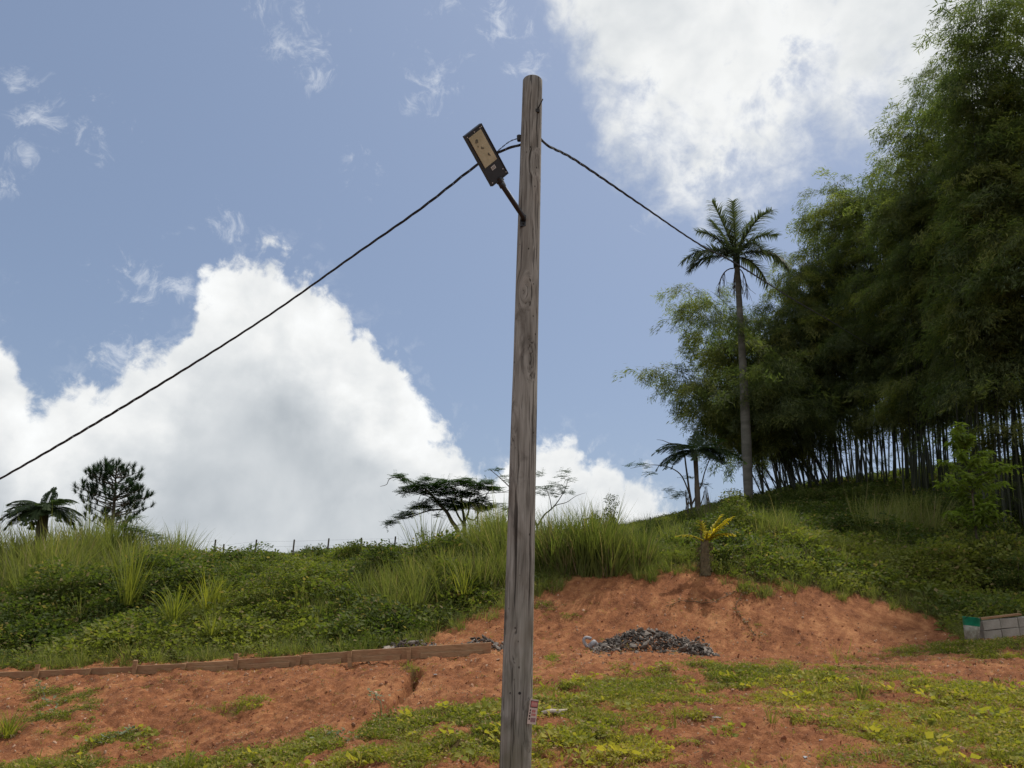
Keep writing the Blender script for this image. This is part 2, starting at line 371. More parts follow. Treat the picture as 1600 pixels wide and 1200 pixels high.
# polar sheet: fine in front of the camera, coarse behind, out to the horizon
azs = np.concatenate([np.linspace(-180, -46, 68)[:-1], np.linspace(-46, 46, 760), np.linspace(46, 180, 68)[1:-1]])
rs = np.concatenate([[.6], np.geomspace(1.5, 5.5, 10), np.geomspace(5.6, 22, 330), np.geomspace(22.2, 45, 90), np.geomspace(46, 5000, 50)])
AZ, RS = np.meshgrid(np.radians(azs), rs); X = RS * np.sin(AZ); Y = RS * np.cos(AZ); Z = height(X, Y)
nr, na = X.shape
verts = np.stack([X, Y, Z], -1).reshape(-1, 3)
i0 = (np.arange(nr - 1)[:, None] * na + np.arange(na)[None, :]); j0 = np.arange(nr - 1)[:, None] * na + (np.arange(na)[None, :] + 1) % na
quads = np.stack([i0, i0 + na, j0 + na, j0], -1).reshape(-1, 4)[:, ::-1]
me = bpy.data.meshes.new('ground'); me.vertices.add(len(verts)); me.vertices.foreach_set('co', verts.ravel())
me.loops.add(quads.size); me.loops.foreach_set('vertex_index', quads.ravel()); me.polygons.add(len(quads))
me.polygons.foreach_set('loop_start', np.arange(0, quads.size, 4)); me.polygons.foreach_set('loop_total', np.full(len(quads), 4))
me.update(); me.validate(); me.polygons.foreach_set('use_smooth', [True] * len(me.polygons))
ground = bpy.data.objects.new('ground', me); COL.objects.link(ground)
put(ground, 'bare red clay banks rising to a green hillside', None, None, 'structure')

# limit between bare soil and overgrown hillside, as a line on the ground
EDGE = [hit(u, v) for u, v in ((-350, 1056), (0, 1049), (300, 1037), (560, 1021), (640, 1006), (700, 988), (760, 962), (830, 930), (890, 912), (960, 900), (1020, 893), (1090, 890), (1140, 903), (1165, 922), (1242, 922), (1319, 938), (1395, 950), (1460, 972), (1492, 992), (1500, 1002), (1600, 988), (1850, 975))]
ea = np.array([math.degrees(math.atan2(p.x, p.y)) for p in EDGE]); er = np.array([math.hypot(p.x, p.y) for p in EDGE])
def hillside(x, y):
    a = np.degrees(np.arctan2(x, y)); r = np.hypot(x, y); e = np.interp(a, ea, er)
    return r - e - fbm(x * 1.6, y * 1.6, 3, 71) * 1.1          # metres beyond the edge
# weed patches on the soil: centre, half width, half depth in metres
PATCH = []
def patch(u, v, w, hv, d=1.):
    c = hit(u, v); n = hit(u, v + hv); f = hit(u, v - hv); r = math.hypot(c.x, c.y)
    PATCH.append((c.x, c.y, w / F * r, max(.12, (math.hypot(f.x, f.y) - math.hypot(n.x, n.y)) / 2), d))
for q in ((960, 1085, 90, 24), (890, 1100, 60, 16), (1030, 1072, 30, 14), (1140, 1062, 60, 16), (1230, 1055, 60, 12), (920, 1140, 70, 26), (860, 1175, 60, 30), (1000, 1160, 50, 16, .7), (960, 1190, 90, 14, .8),
          (1540, 1100, 90, 30), (1580, 1150, 60, 40), (1440, 1150, 60, 22, .8), (1330, 1080, 40, 10, .6), (1300, 1095, 80, 16, .7), (1380, 1130, 80, 16, .7), (1250, 1120, 40, 10, .5), (1480, 1190, 90, 14, .8), (1350, 1185, 60, 14, .6),
          (1200, 1088, 50, 12, .6), (1420, 1060, 60, 6, .6), (1330, 1050, 60, 7, .7), (1230, 1040, 30, 6, .6), (1480, 1016, 70, 8), (1570, 1002, 60, 8), (1420, 1024, 50, 5, .7),
          (500, 1170, 60, 16), (570, 1150, 50, 16), (650, 1140, 60, 16), (730, 1125, 60, 20), (770, 1110, 40, 14), (760, 1170, 50, 30), (680, 1185, 80, 18), (560, 1190, 90, 14), (420, 1185, 60, 10), (330, 1188, 70, 10), (220, 1196, 90, 10), (80, 1192, 90, 14),
          (78, 1078, 26, 9, .8), (125, 1085, 34, 10, .9), (60, 1100, 20, 6, .8), (85, 1115, 34, 9, .8), (145, 1134, 38, 6, .9), (195, 1148, 30, 6, .9), (372, 1104, 42, 8, .8), (330, 1108, 14, 6, .6), (640, 1044, 22, 4, .9), (235, 1070, 12, 4, .6), (300, 1128, 14, 5, .5), (75, 1150, 22, 6, .7),
          (470, 1165, 40, 8), (960, 1013, 30, 3, .9), (865, 1025, 8, 4, .9), (895, 965, 25, 6, .5), (1160, 960, 30, 14, .5), (1190, 985, 20, 12, .5), (845, 940, 18, 18, .8)): patch(*q)
def weed_density(x, y):
    d = np.zeros(np.shape(x)); w = 1 + fbm(x * 2.2, y * 2.2, 3, 81) * 1.6; n = fbm(x * 4.5, y * 4.5, 3, 91)
    for cx, cy, hw, hd, k in PATCH:
        a = math.atan2(cx, cy); ux = (x - cx) * math.cos(a) - (y - cy) * math.sin(a); uy = (x - cx) * math.sin(a) + (y - cy) * math.cos(a)
        d = np.maximum(d, k * np.clip(1.35 * w - np.sqrt((ux / hw) ** 2 + (uy / hd) ** 2) - n * 1.6, 0, 1))
    r = np.hypot(x, y); aa = np.degrees(np.arctan2(x, y))
    right = np.clip((aa - 2) / 3, 0, 1) * np.clip((13.2 - r) / 1.5, 0, 1)
    d = np.maximum(d, right * np.clip((fbm(x * 1.7, y * 2.6, 4, 95) - .05) * 3.0, 0, .38))
    near = np.clip((7.2 - r) / 1., 0, 1); d = np.maximum(d, near * .6)
    return d
pt = np.zeros(len(verts)); wd = weed_density(verts[:, 0], verts[:, 1]); hs = np.clip(hillside(verts[:, 0], verts[:, 1]) / .5, 0, 1)
me.attributes.new('grown', 'FLOAT', 'POINT').data.foreach_set('value', np.maximum(wd, hs))
m, g = newmat('clay_ground'); tcn = g.node('ShaderNodeTexCoord'); ob = Sk(g, tcn.outputs['Object'])
n1 = g.noise(ob, .8, 6, .6, .4); n2 = g.noise(ob, 6., 8, .65); n3 = g.noise(ob, 38., 6, .7)
_x, _y, _z = g.sep(ob); strk = g.noise(g.vmath('ADD', g.xyz(_x * 1.5 - _y * 1.0, _y * .40 + _x * .35, _z), g.scale(g.noise(ob, 1.2, 3, .5, color=True), .5)), 2.8, 7, .62)
soil = g.ramp(g.math('ADD', g.math('ADD', n1 * .32, n2 * .30), strk * .46), [(.37, (.070, .026, .013)), (.46, (.165, .060, .026)), (.55, (.262, .102, .043)), (.67, (.43, .200, .088))])
soil = g.mix(g.mp(n3, .54, .68) * .6, soil, (.52, .25, .12))
soil = g.mix(g.mp(g.noise(ob, 70., 3, .6), .62, .70) * .6, soil, (.10, .045, .030))
soil = g.mix(g.mp(g.voro(ob, 33.), .10, .05) * .8, soil, (.55, .42, .32))
litter = g.ramp(n2 * .6 + n3 * .4, [(.38, (.055, .040, .018)), (.55, (.085, .075, .028)), (.68, (.13, .12, .04))])
gr = g.attr('grown')
col = g.mix(g.mp(gr + (n3 - .5) * .9 + (n2 - .5) * .7, .42, .95) * .85, soil, litter)
bh = n2 * .5 + n3 * .35 + g.noise(ob, 110., 4, .7) * .2 + g.voro(ob, 20.) * .15
me.materials.append(finish(m, g, col, .96, g.bump(bh, .95, .06), .15))

# ---------------------------------------------------------------- instancing of small leaves and blades on points
def source(name, meshes):
    c = bpy.data.collections.new(name)
    for i, me_ in enumerate(meshes):
        c.objects.link(bpy.data.objects.new('%s_%02d' % (name, i), me_))
    return c
_gn = None
def scatter_tree():
    global _gn
    if _gn: return _gn
    t = bpy.data.node_groups.new('scatter', 'GeometryNodeTree'); _gn = t
    t.interface.new_socket('Geometry', in_out='INPUT', socket_type='NodeSocketGeometry')
    t.interface.new_socket('Source', in_out='INPUT', socket_type='NodeSocketCollection')
    t.interface.new_socket('Geometry', in_out='OUTPUT', socket_type='NodeSocketGeometry')
    N = t.nodes.new; gi = N('NodeGroupInput'); go = N('NodeGroupOutput'); ci = N('GeometryNodeCollectionInfo'); ci.inputs['Separate Children'].default_value = True; ci.inputs['Reset Children'].default_value = True
    iop = N('GeometryNodeInstanceOnPoints'); iop.inputs['Pick Instance'].default_value = True
    def na_(name, typ): n = N('GeometryNodeInputNamedAttribute'); n.data_type = typ; n.inputs['Name'].default_value = name; return n.outputs['Attribute']
    e2r = N('FunctionNodeEulerToRotation'); L = t.links.new
    L(na_('rot', 'FLOAT_VECTOR'), e2r.inputs[0]); L(gi.outputs[0], iop.inputs['Points']); L(gi.outputs[1], ci.inputs[0]); L(ci.outputs[0], iop.inputs['Instance'])
    L(e2r.outputs[0], iop.inputs['Rotation']); L(na_('scl', 'FLOAT'), iop.inputs['Scale']); L(na_('idx', 'INT'), iop.inputs['Instance Index']); L(iop.outputs[0], go.inputs[0])
    return t
def scatter(name, src, pts, rots, scl, hue=None, parent=None):
    n = len(pts); me_ = bpy.data.meshes.new(name); me_.vertices.add(n); me_.vertices.foreach_set('co', np.asarray(pts, float).ravel())
    me_.attributes.new('rot', 'FLOAT_VECTOR', 'POINT').data.foreach_set('vector', np.asarray(rots, float).ravel())
    me_.attributes.new('scl', 'FLOAT', 'POINT').data.foreach_set('value', np.asarray(scl, float))
    me_.attributes.new('idx', 'INT', 'POINT').data.foreach_set('value', RNG.integers(0, len(src.objects), n))
    me_.attributes.new('hue', 'FLOAT', 'POINT').data.foreach_set('value', np.asarray(hue if hue is not None else np.zeros(n), float))
    o = bpy.data.objects.new(name, me_); COL.objects.link(o); md = o.modifiers.new('scatter', 'NODES'); md.node_group = scatter_tree()
    for it in md.node_group.interface.items_tree:
        if it.name == 'Source': md[it.identifier] = src
    if parent:
        o.parent = parent; o.matrix_parent_inverse = Matrix.LocRotScale(parent.location, parent.rotation_euler, None).inverted()
    return o

def leafy_patch(mat, n, rad, hgt, L, W, seed):
    random.seed(seed); b = MB()
    for i in range(n):
        r = rad * math.sqrt(random.random()); a = random.uniform(0, 6.283); z = hgt * random.random() ** .7 * (1 - (r / rad) ** 2 * .6)
        d = Vector((math.cos(a + random.gauss(0, 1)), math.sin(a + random.gauss(0, 1)), random.uniform(-.35, .55)))
        n_ = Vector((random.gauss(0, .7), random.gauss(0, .7), 1)); k = random.uniform(.6, 1.25)
        b.leaf(Vector((r * math.cos(a), r * math.sin(a), z)), d, n_, L * k, W * k, .12, random.random())
        if random.random() < .22: b.blade(Vector((r * math.cos(a), r * math.sin(a), 0)), Vector((random.gauss(0, .3), random.gauss(0, .3), 1)), Vector((math.cos(a), math.sin(a), -.3)), z + L, W * .16, 2, random.random())
    return b.mesh('leafy', mat)
def grass_clump(mat, n, rad, hgt, W, lean, seed, segs=4):
    random.seed(seed); b = MB()
    for i in range(n):
        r = rad * random.random(); a = random.uniform(0, 6.283); o = Vector((math.cos(a), math.sin(a), 0))
        d = Vector((random.gauss(0, lean * .5), random.gauss(0, lean * .5), 1)) + o * lean * r / rad
        b.blade(o * r, d, (o * random.uniform(.3, 1.3) + Vector((0, 0, -random.uniform(.1, .9)))) * lean * 1.6, hgt * random.uniform(.5, 1.1), W * random.uniform(.6, 1.2), segs, random.random())
    return b.mesh('clump', mat)
S_cover = source('cover_leaves', [leafy_patch(M_cover, 70, .34, .34, .105, .062, i) for i in range(5)] + [leafy_patch(M_cover, 120, .32, .26, .06, .034, i + 9) for i in range(3)])
S_low = source('low_leaves', [leafy_patch(M_weed, 46, .17, .07, .042, .026, i + 20) for i in range(4)] + [grass_clump(M_weed, 34, .13, .11, .009, .9, i + 30, 2) for i in range(4)])
S_tall = source('tall_blades', [grass_clump(M_tall, 36, .30, 1.55, .030, .38, i + 40, 5) for i in range(6)] + [grass_clump(M_tall, 20, .22, 1.8, .022, .22, i + 240, 5) for i in range(2)] + [grass_clump(M_dry, 14, .30, 1.3, .022, .5, 260, 5)])
S_mid = source('mid_blades', [grass_clump(M_tall, 44, .22, .60, .016, .55, i + 50, 4) for i in range(5)])

def cand(n, amin, amax, rmin, rmax):
    a = np.radians(RNG.uniform(amin, amax, n)); r = np.sqrt(RNG.uniform(rmin ** 2, rmax ** 2, n)); return r * np.sin(a), r * np.cos(a)
def upright(n, tilt=.15):
    return np.stack([RNG.normal(0, tilt, n), RNG.normal(0, tilt, n), RNG.uniform(0, 6.283, n)], -1)
# ---------------------------------------------------------------- utility pole, street light, cables, sign
def pole_mat():
    m, g = newmat('weathered_pole_wood'); tcn = g.node('ShaderNodeTexCoord'); ob = Sk(g, tcn.outputs['Object'])
    warp = g.scale(g.noise(g.scale(ob, (1, 1, .30)), 2.6, 3, .5, color=True), (.10, .10, .35))
    v = g.vmath('ADD', ob, warp)
    # knots pull the grain round them
    kn = g.voro(g.scale(ob, (1.0, 1.0, .42)), 3.1, 'F1')
    v2 = g.vmath('ADD', v, g.xyz(g.mp(kn, .0, .32, .13, 0.), g.mp(kn, .0, .32, -.08, 0.), 0.))
    grain = g.noise(g.scale(v2, (1, 1, .05)), 34., 6, .65, .3)
    fine = g.noise(g.scale(v2, (1, 1, .04)), 120., 4, .6)
    ring = g.math('SINE', g.noise(g.scale(v2, (1, 1, .10)), 7., 3, .5) * 30.)
    blot = g.noise(g.scale(ob, (1, 1, .45)), 4.2, 6, .62, .6)
    f = grain * .60 + fine * .24 + (ring + 1.) * .06
    col = g.ramp(f, [(.28, (.095, .086, .076)), (.42, (.195, .183, .166)), (.56, (.290, .277, .256)), (.74, (.42, .405, .38))])
    col = g.mix(g.mp(blot, .52, .64) * .62, col, (.070, .060, .052))
    col = g.mix(g.mp(g.noise(ob, 1.5, 3, .5), .52, .7) * .4, col, (.20, .15, .105))
    z = g.sep(ob)[2]
    col = g.mix(g.mp(z, 2.2, .2) * g.mp(g.noise(ob, 2.4, 4, .6), .40, .62) * .45, col, (.085, .095, .050))
    check = g.mp(g.noise(g.scale(v2, (1, 1, .028)), 22., 2, .4), .66, .70)
    col = g.mix(check * .8, col, (.030, .024, .020))
    col = g.mix(g.mp(g.voro(g.scale(ob, (1, 1, .6)), 13.), .10, .05), col, (.03, .022, .018))
    crk = g.mp(g.noise(g.scale(v2, (1, 1, .02)), 55., 2, .5), .62, .66); col = g.mix(crk * .7, col, (.035, .03, .026)); h = grain * .5 + fine * .3 - crk * .6 - check * 1.2 + ring * .06
    return finish(m, g, col, .92, g.bump(h, .9, .012), .2)
PB = P(805, 1200, 6.7); PT = P(832, 127, 6.7)
pax = (PT - PB).normalized()
base = PB - pax * (PB.z - hz(PB.x, PB.y) + .05) / pax.z; top = PT.copy()
pole = empty('utility_pole', base, 'tall round weathered grey wooden pole standing in the middle of the bank', 'utility pole')
def pole_pt(t, a=0., dr=0.):          # a: angle about the axis, 0 faces the camera side (-Y), +90 to the right
    c = base.lerp(top, t); r = .128 * (1 - t) + .098 * t + dr
    return c + Vector((math.sin(a), -math.cos(a), 0)) * r
b = MB(); n = 40; L = 60; vs = []; fs = []
for i in range(L + 1):
    t = i / L; c = base.lerp(top, t)
    for k in range(n):
        a = 2 * math.pi * k / n; r = (.128 * (1 - t) + .098 * t)
        q = np.array([a * 2.2]); r *= 1 + .018 * float(fbm(np.array([math.sin(a) * 2 + 5]), np.array([t * 9 + math.cos(a) * 2]), 3, 3)[0]) * 2
        r -= .004 * max(0, math.sin(a * 5 + t * 6 + math.sin(t * 11))) ** 12
        if t > .992: r *= 1
        vs.append(c + Vector((math.sin(a) * r, -math.cos(a) * r, 0)))
for i in range(L):
    for k in range(n): fs.append((i * n + k, i * n + (k + 1) % n, (i + 1) * n + (k + 1) % n, (i + 1) * n + k))
for q, rr, dz_ in ((0, .93, .010), (1, .80, .020), (2, .5, .025)):
    b0 = len(vs)
    for k in range(n):
        a = 2 * math.pi * k / n; vs.append(top + Vector((math.sin(a) * .098 * rr, -math.cos(a) * .098 * rr, dz_)))
    for k in range(n): fs.append((b0 - n + k, b0 - n + (k + 1) % n, b0 + (k + 1) % n, b0 + k))
vs.append(top + Vector((0, 0, .026)))
for k in range(n): fs.append((b0 + k, b0 + (k + 1) % n, len(vs) - 1))
b.add(vs, fs); shaft = b.build('shaft', pole_mat(), pole, True)
M_iron = plain('dark_iron', (.035, .033, .033), .6, .4, 20., metallic=.6)
M_blk = plain('black_rubber', (.022, .022, .025), .55, .3, 10.)
# nail near the top
def pole_px(u, v, off=0.):
    """point on the camera side of the pole surface seen at a place in the photo"""
    d = ray(u, v).normalized(); best = None
    for i in range(400):
        q = EYE + d * (5.5 + i * .01); t = (q.z - base.z) / (top.z - base.z); c = base.lerp(top, t); r = .128 * (1 - t) + .098 * t
        if math.hypot(q.x - c.x, q.y - c.y) < r + off: return q
        dd = math.hypot(q.x - c.x, q.y - c.y) - r
        if best is None or dd < best[0]: best = (dd, q)
    return best[1]
q = pole_px(839, 173); e = q + Vector((.055, -.05, .10))
b = MB(); b.tube([q + Vector((-.01, .02, -.02)), q, e], [.007, .007, .005], 6); b.box(q, (.05, .02, .035)); b.build('spike', M_iron, pole)
for (u, v, r) in ((823, 238, .006), (818, 330, .006), (812, 1083, .012), (798, 1083, .010), (806, 700, .006), (812, 475, .006)):
    q = pole_px(u, v); b = MB(); b.tube([q + Vector((0, .012, 0)), q + Vector((0, -.006, 0))], r, 7); b.build('nail', M_iron, pole)
q = pole_px(814, 213); q = Vector((q.x - .010, PB.y + .02, q.z))
b = MB(); b.tube([q + Vector((.07, 0, 0)), q + Vector((-.02, -.01, 0))], .010, 8); b.tube([q + Vector((-.005, 0, -.028)), q + Vector((-.008, 0, .028))], [.022, .024], 10); b.build('cable_bolt', M_iron, pole)
hook = q.copy()
# street light
arm_b = pole_px(818, 344) + Vector((0, -.01, 0)); arm_e = P(783, 287, 6.12)
light = empty('street_light', arm_b, 'black solar panel street lamp with yellowish panel on an arm bolted to the pole', 'street light')
M_alu = plain('black_housing', (.020, .023, .030), .45, .25, 12., spec=.4)
b = MB(); b.box(arm_b + Vector((-.004, .012, -.01)), (.052, .03, .115)); b.build('mounting_plate', M_alu, light)
b = MB(); b.tube([arm_b, arm_b + Vector((-.012, -.04, .02)), arm_e], [.026, .0235, .0225], 14); b.build('arm', M_alu, light, True)
for s in (-1, 1):
    b = MB(); b.tube([arm_b + Vector((0, .0, s * .04)), arm_b + Vector((0, -.016, s * .04))], .009, 6); b.build('bolt', M_iron, light)
lx = (P(739, 202.5, 5.80) - P(782, 281, 6.12)).normalized()
wref = P(757, 196, 5.86) - P(721, 209, 5.78); wy = (wref - lx * wref.dot(lx)).normalized(); wn = lx.cross(wy).normalized()
if wn.dot(EYE - arm_e) < 0: wn = -wn
o0 = P(782, 281, 6.12); LL = (P(739, 202.5, 5.80) - o0).length; WW = .205
def hb(a0, a1, w0, w1, n0, n1, bb):
    vs = [o0 + lx * (a * LL) + wy * (w * WW / 2) + wn * nn for nn in (n0, n1) for w in (w0, w1) for a in (a0, a1)]
    bb.add(vs, [(0, 1, 3, 2), (4, 6, 7, 5), (0, 4, 5, 1), (2, 3, 7, 6), (0, 2, 6, 4), (1, 5, 7, 3)])
b = MB(); hb(0, 1, -1, 1, -.034, 0, b); hb(0, 1, -1, -.955, 0, .006, b); hb(0, 1, .955, 1, 0, .006, b); hb(.975, 1, -.955, .955, 0, .006, b); hb(0, .02, -.955, .955, 0, .006, b)
hb(-.045, 0, -.36, .36, -.028, -.004, b); housing = b.build('housing', M_alu, light)
b = MB(); b.tube([arm_e - (arm_e - arm_b).normalized() * .05, o0 + lx * .02 - wn * .016], [.030, .032], 12); b.build('arm_clamp', M_alu, light)
m, g = newmat('led_lens'); tcn = g.node('ShaderNodeTexCoord'); ob = Sk(g, tcn.outputs['Object'])
M_lens = finish(m, g, g.mix(g.mp(g.noise(ob, 9., 5, .6), .4, .65), (.36, .33, .22), (.48, .44, .31)), .35, g.bump(g.noise(ob, 40, 3), .3, .005))
b = MB(); hb(.34, .93, -.80, .66, .001, .007, b); lens = b.build('lens', M_lens, housing)
M_spot = plain('lens_smudge', (.12, .11, .08), .7)
for (a, w, s) in ((.80, -.30, .020), (.82, -.2, .012), (.66, -.12, .012), (.64, -.02, .009), (.50, .18, .014), (.47, .22, .008), (.72, -.38, .008)):
    c = o0 + lx * a * LL + wy * w * WW / 2 + wn * .0085; b = MB(); pts = [c + (lx * math.cos(k * .785) * random.uniform(.6, 1.1) + wy * math.sin(k * .785) * random.uniform(.4, 1.)) * s for k in range(8)]
    pts2 = [p - wn * .003 for p in pts]; b.add(pts + pts2, [tuple(range(8))] + [(k, k + 8, (k + 1) % 8 + 8, (k + 1) % 8) for k in range(8)]); b.build('smudge', M_spot, housing)
M_lab = plain('pale_label', (.42, .42, .42), .6, .15, 60.); M_ink = plain('dark_ink', (.05, .05, .05), .7)
b = MB(); hb(.225, .29, -.28, .20, 0.001, .003, b); lb = b.build('label', M_lab, housing)
b = MB()
for k, (w0, w1) in enumerate(((-.2, .0), (.03, .14), (-.2, -.06), (-.02, .1))): hb(.262 - .02 * (k // 2), .270 - .02 * (k // 2), w0, w1, .003, .0036, b)
b.build('print', M_ink, housing)
for (a, w) in ((.955, -.85), (.955, .66), (.955, .85), (.05, -.85), (.05, .85), (.13, .72), (.955, 0)):
    c = o0 + lx * a * LL + wy * w * WW / 2; b = MB(); b.tube([c - wn * .001, c + wn * .004], .0055, 8); b.build('screw', plain('screw', (.2, .2, .2), .4, metallic=.8) if False else M_lab, housing)
# twisted cables
def twisted(pts, r, strands, pitch, name, label, wob=.25):
    path = smooth_path([Vector(p) for p in pts], 60); b = MB(); acc = 0.; ang = []
    for i, p in enumerate(path):
        if i: acc += (p - path[i - 1]).length
        ang.append(acc / pitch * 6.283)
    for s in range(strands):
        q = []
        for i, p in enumerate(path):
            d = (path[min(i + 1, len(path) - 1)] - path[max(i - 1, 0)]).normalized(); u_ = d.cross(Vector((0, 1, .1))).normalized(); w_ = d.cross(u_)
            a = ang[i] + s * 6.283 / strands; wv = 1 + wob * math.sin(ang[i] * .13)
            q.append(p + (u_ * math.cos(a) + w_ * math.sin(a)) * r * .78 * wv)
        b.tube(q, r * .72, 5)
    o = b.build(name, M_blk); put(o, label, 'cable', 'overhead cables'); return o
M_cab = M_blk
cablept = Vector((hook.x + .01, hook.y - .0, P(815, 224, 6.75).z))
twisted([P(-420, 960, 10.0), P(-180, 845, 9.0), P(0, 748, 8.4), P(200, 631, 7.9), P(400, 506, 7.4), P(560, 394, 7.1), P(660, 324, 6.95), P(745, 258, 6.85), P(790, 233, 6.80), cablept + Vector((.02, .04, .01)), pole_pt(.965, math.pi, .02) + Vector((0, 0, -.18))], .0088, 3, .62, 'overhead_cable', 'dark twisted cable sloping down to the left from the pole')
o = twisted([hook + Vector((-.01, 0, 0)), P(795, 222, 6.8), P(770, 242, 6.83), P(745, 257.5, 6.86)], .004, 2, .1, 'messenger_wire', 'thin support wire tying the left cable to the bolt on the pole'); del o['group']; o['category'] = 'wire'
twisted([pole_pt(.962, math.pi, .02) + Vector((0, 0, -.12)), P(850, 223, 6.9), P(900, 251, 7.6), P(1000, 319, 8.7), P(1090, 380, 9.8), P(1150, 412, 11.2), P(1240, 468, 14.5), P(1300, 503, 19.), P(1350, 534, 26.), P(1400, 566, 34.)], .0092, 3, .62, 'overhead_cable', 'dark twisted cable running right from the pole across the palm into the bamboo')
# small sign on the right side of the pole
sg = pole_px(828, 1111); sgc = P(832.5, 1112, 6.62)
M_sw = plain('sign_white', (.50, .40, .36), .6, .1, 30.); M_sr = plain('sign_red', (.42, .14, .13), .6, .15, 20.); M_sk = plain('sign_black', (.045, .03, .03), .6)
sroot = empty('warning_sign', sgc, 'small white and red printed notice nailed low on the right side of the pole', 'sign')
sx = (P(840.5, 1096, 6.66) - P(825, 1090, 6.60)); sx = Vector((sx.x, .055, -.014)).normalized(); sz = Vector((.03, 0, 1)); sz = (sz - sx * sz.dot(sx)).normalized(); sn = sx.cross(sz)
if sn.y > 0: sn = -sn
def sb(x0, x1, z0, z1, n0, n1, bb):
    vs = [sgc + sx * x + sz * z + sn * nn for nn in (n0, n1) for z in (z0, z1) for x in (x0, x1)]
    bb.add(vs, [(0, 1, 3, 2), (4, 6, 7, 5), (0, 4, 5, 1), (2, 3, 7, 6), (0, 2, 6, 4), (1, 5, 7, 3)])
b = MB(); sb(-.042, .042, -.092, .092, 0, .003, b); plate = b.build('plate', M_sw, sroot)
b = MB(); sb(-.034, .039, .030, .082, .003, .0045, b); b.build('header_frame', M_sk, sroot)
b = MB(); sb(-.029, .034, .036, .077, .0045, .006, b); b.build('header', M_sr, sroot)
b = MB()
for k in range(5): x = -.024 + k * .0112; sb(x, x + .008, .046, .067, .006, .0065, b)
b.build('header_lettering', plain('sign_pink', (.50, .27, .25), .6), sroot)
b = MB()
for k, zz in enumerate((.012, -.008, -.030, -.052)): sb(-.034, -.022, zz - .010, zz + .004, .003, .0045, b)
b.build('pictogram', M_sk, sroot)
b = MB()
for (x0, x1, z0, z1) in ((-.010, .004, -.005, .014), (.008, .022, -.005, .014), (-.012, -.004, -.030, -.012), (0, .010, -.030, -.012), (.014, .028, -.030, -.012)): sb(x0, x1, z0, z1, .003, .0045, b)
b.build('lettering', M_sr, sroot)
b = MB()
for k in range(4): x = -.014 + k * .0125; sb(x, x + .009, -.076, -.045, .003, .0045, b)
b.build('lettering', plain('sign_plum', (.22, .10, .12), .6), sroot)

# ---------------------------------------------------------------- timber edging, block wall, bucket
def soft_box(bb, a, c, hgt, thick, zoff=0., jit=.003):
    """board from a to c (its lower edge) with slightly worn edges"""
    d = (c - a); n_ = Vector((d.y, -d.x, 0)).normalized() * thick / 2; up = Vector((0, 0, 1)); ch = .006
    ring = [(-1, 0), (-1, hgt - ch), (-.6, hgt), (.6, hgt), (1, hgt - ch), (1, 0)]; vs = []
    N = 6
    for i in range(N + 1):
        p = a.lerp(c, i / N)
        for s, z in ring: vs.append(p + n_ * s + up * (z + zoff + (random.uniform(-jit, jit) if z > 0 else 0)))
    k = len(ring); fs = [(i * k + j, i * k + (j + 1) % k, (i + 1) * k + (j + 1) % k, (i + 1) * k + j) for i in range(N) for j in range(k)]
    fs += [tuple(range(k - 1, -1, -1)), tuple(range(N * k, N * k + k))]; bb.add(vs, fs)
m, g = newmat('weathered_board'); tcn = g.node('ShaderNodeTexCoord'); ob = Sk(g, tcn.outputs['Object']); oi = g.node('ShaderNodeObjectInfo')
rr = g.vmath('ADD', ob, g.xyz(Sk(g, oi.outputs['Random']) * 9., 0., Sk(g, oi.outputs['Random']) * 5.))
gn_ = g.noise(g.scale(rr, (.12, 1, 1)), 40., 6, .65, .5); dirt = g.noise(rr, 3., 5, .6)
colb = g.mix(g.mp(gn_, .3, .7), (.22, .125, .066), (.38, .235, .135)); colb = g.mix(g.mp(dirt, .5, .75) * .7, colb, (.25, .10, .055)); colb = g.mix(Sk(g, oi.outputs['Random']) * .3, colb, (.13, .075, .045))
M_board = finish(m, g, colb, .9, g.bump(gn_, .5, .006), .2)
edging = None
ek = [(-60, 1053), (60, 1049), (140, 1046), (212, 1044), (288, 1041), (370, 1037), (467, 1031), (548, 1025), (640, 1020), (768, 1013)]
ept = [P(u, v + 7, 14.8 - .9 * (u + 60) / 828) for u, v in ek]
edging = empty('timber_edging', ept[4], 'long low brown timber board edging along the top of the left clay bank', 'edging')
hts = [.085, .09, .10, .12, .13, .145, .155, .165, .17]
for i in range(len(ept) - 1):
    a, c = ept[i].copy(), ept[i + 1].copy(); d = (c - a).normalized()
    a.z -= .03; c.z -= .03
    b = MB(); soft_box(b, a + d * .012, c - d * .012, hts[i] + .03, .045); b.build('plank', M_board, edging)
    if i >= 4:
        b = MB(); nn = Vector((d.y, -d.x, 0)) * .05
        if nn.y > 0: nn = -nn
        soft_box(b, a + d * .2 + nn * .9, c - d * .15 + nn * .9, .085, .03); b.build('plank', M_board, edging)
    st = c if i < len(ept) - 2 else None
    if st is not None:
        hh = hts[i] + (.14 if i in (0, 2, 4) else .03); b = MB(); nn = Vector((d.y, -d.x, 0)).normalized() * .06
        if nn.y > 0: nn = -nn
        b.box(st + nn * (1 if i != 2 else .9) + Vector((0, 0, hh / 2 - .06)), (.07, .04, hh + .12), Matrix.Rotation(random.uniform(-.1, .1), 3, 'Y'), .05); b.build('stake', M_board, edging)
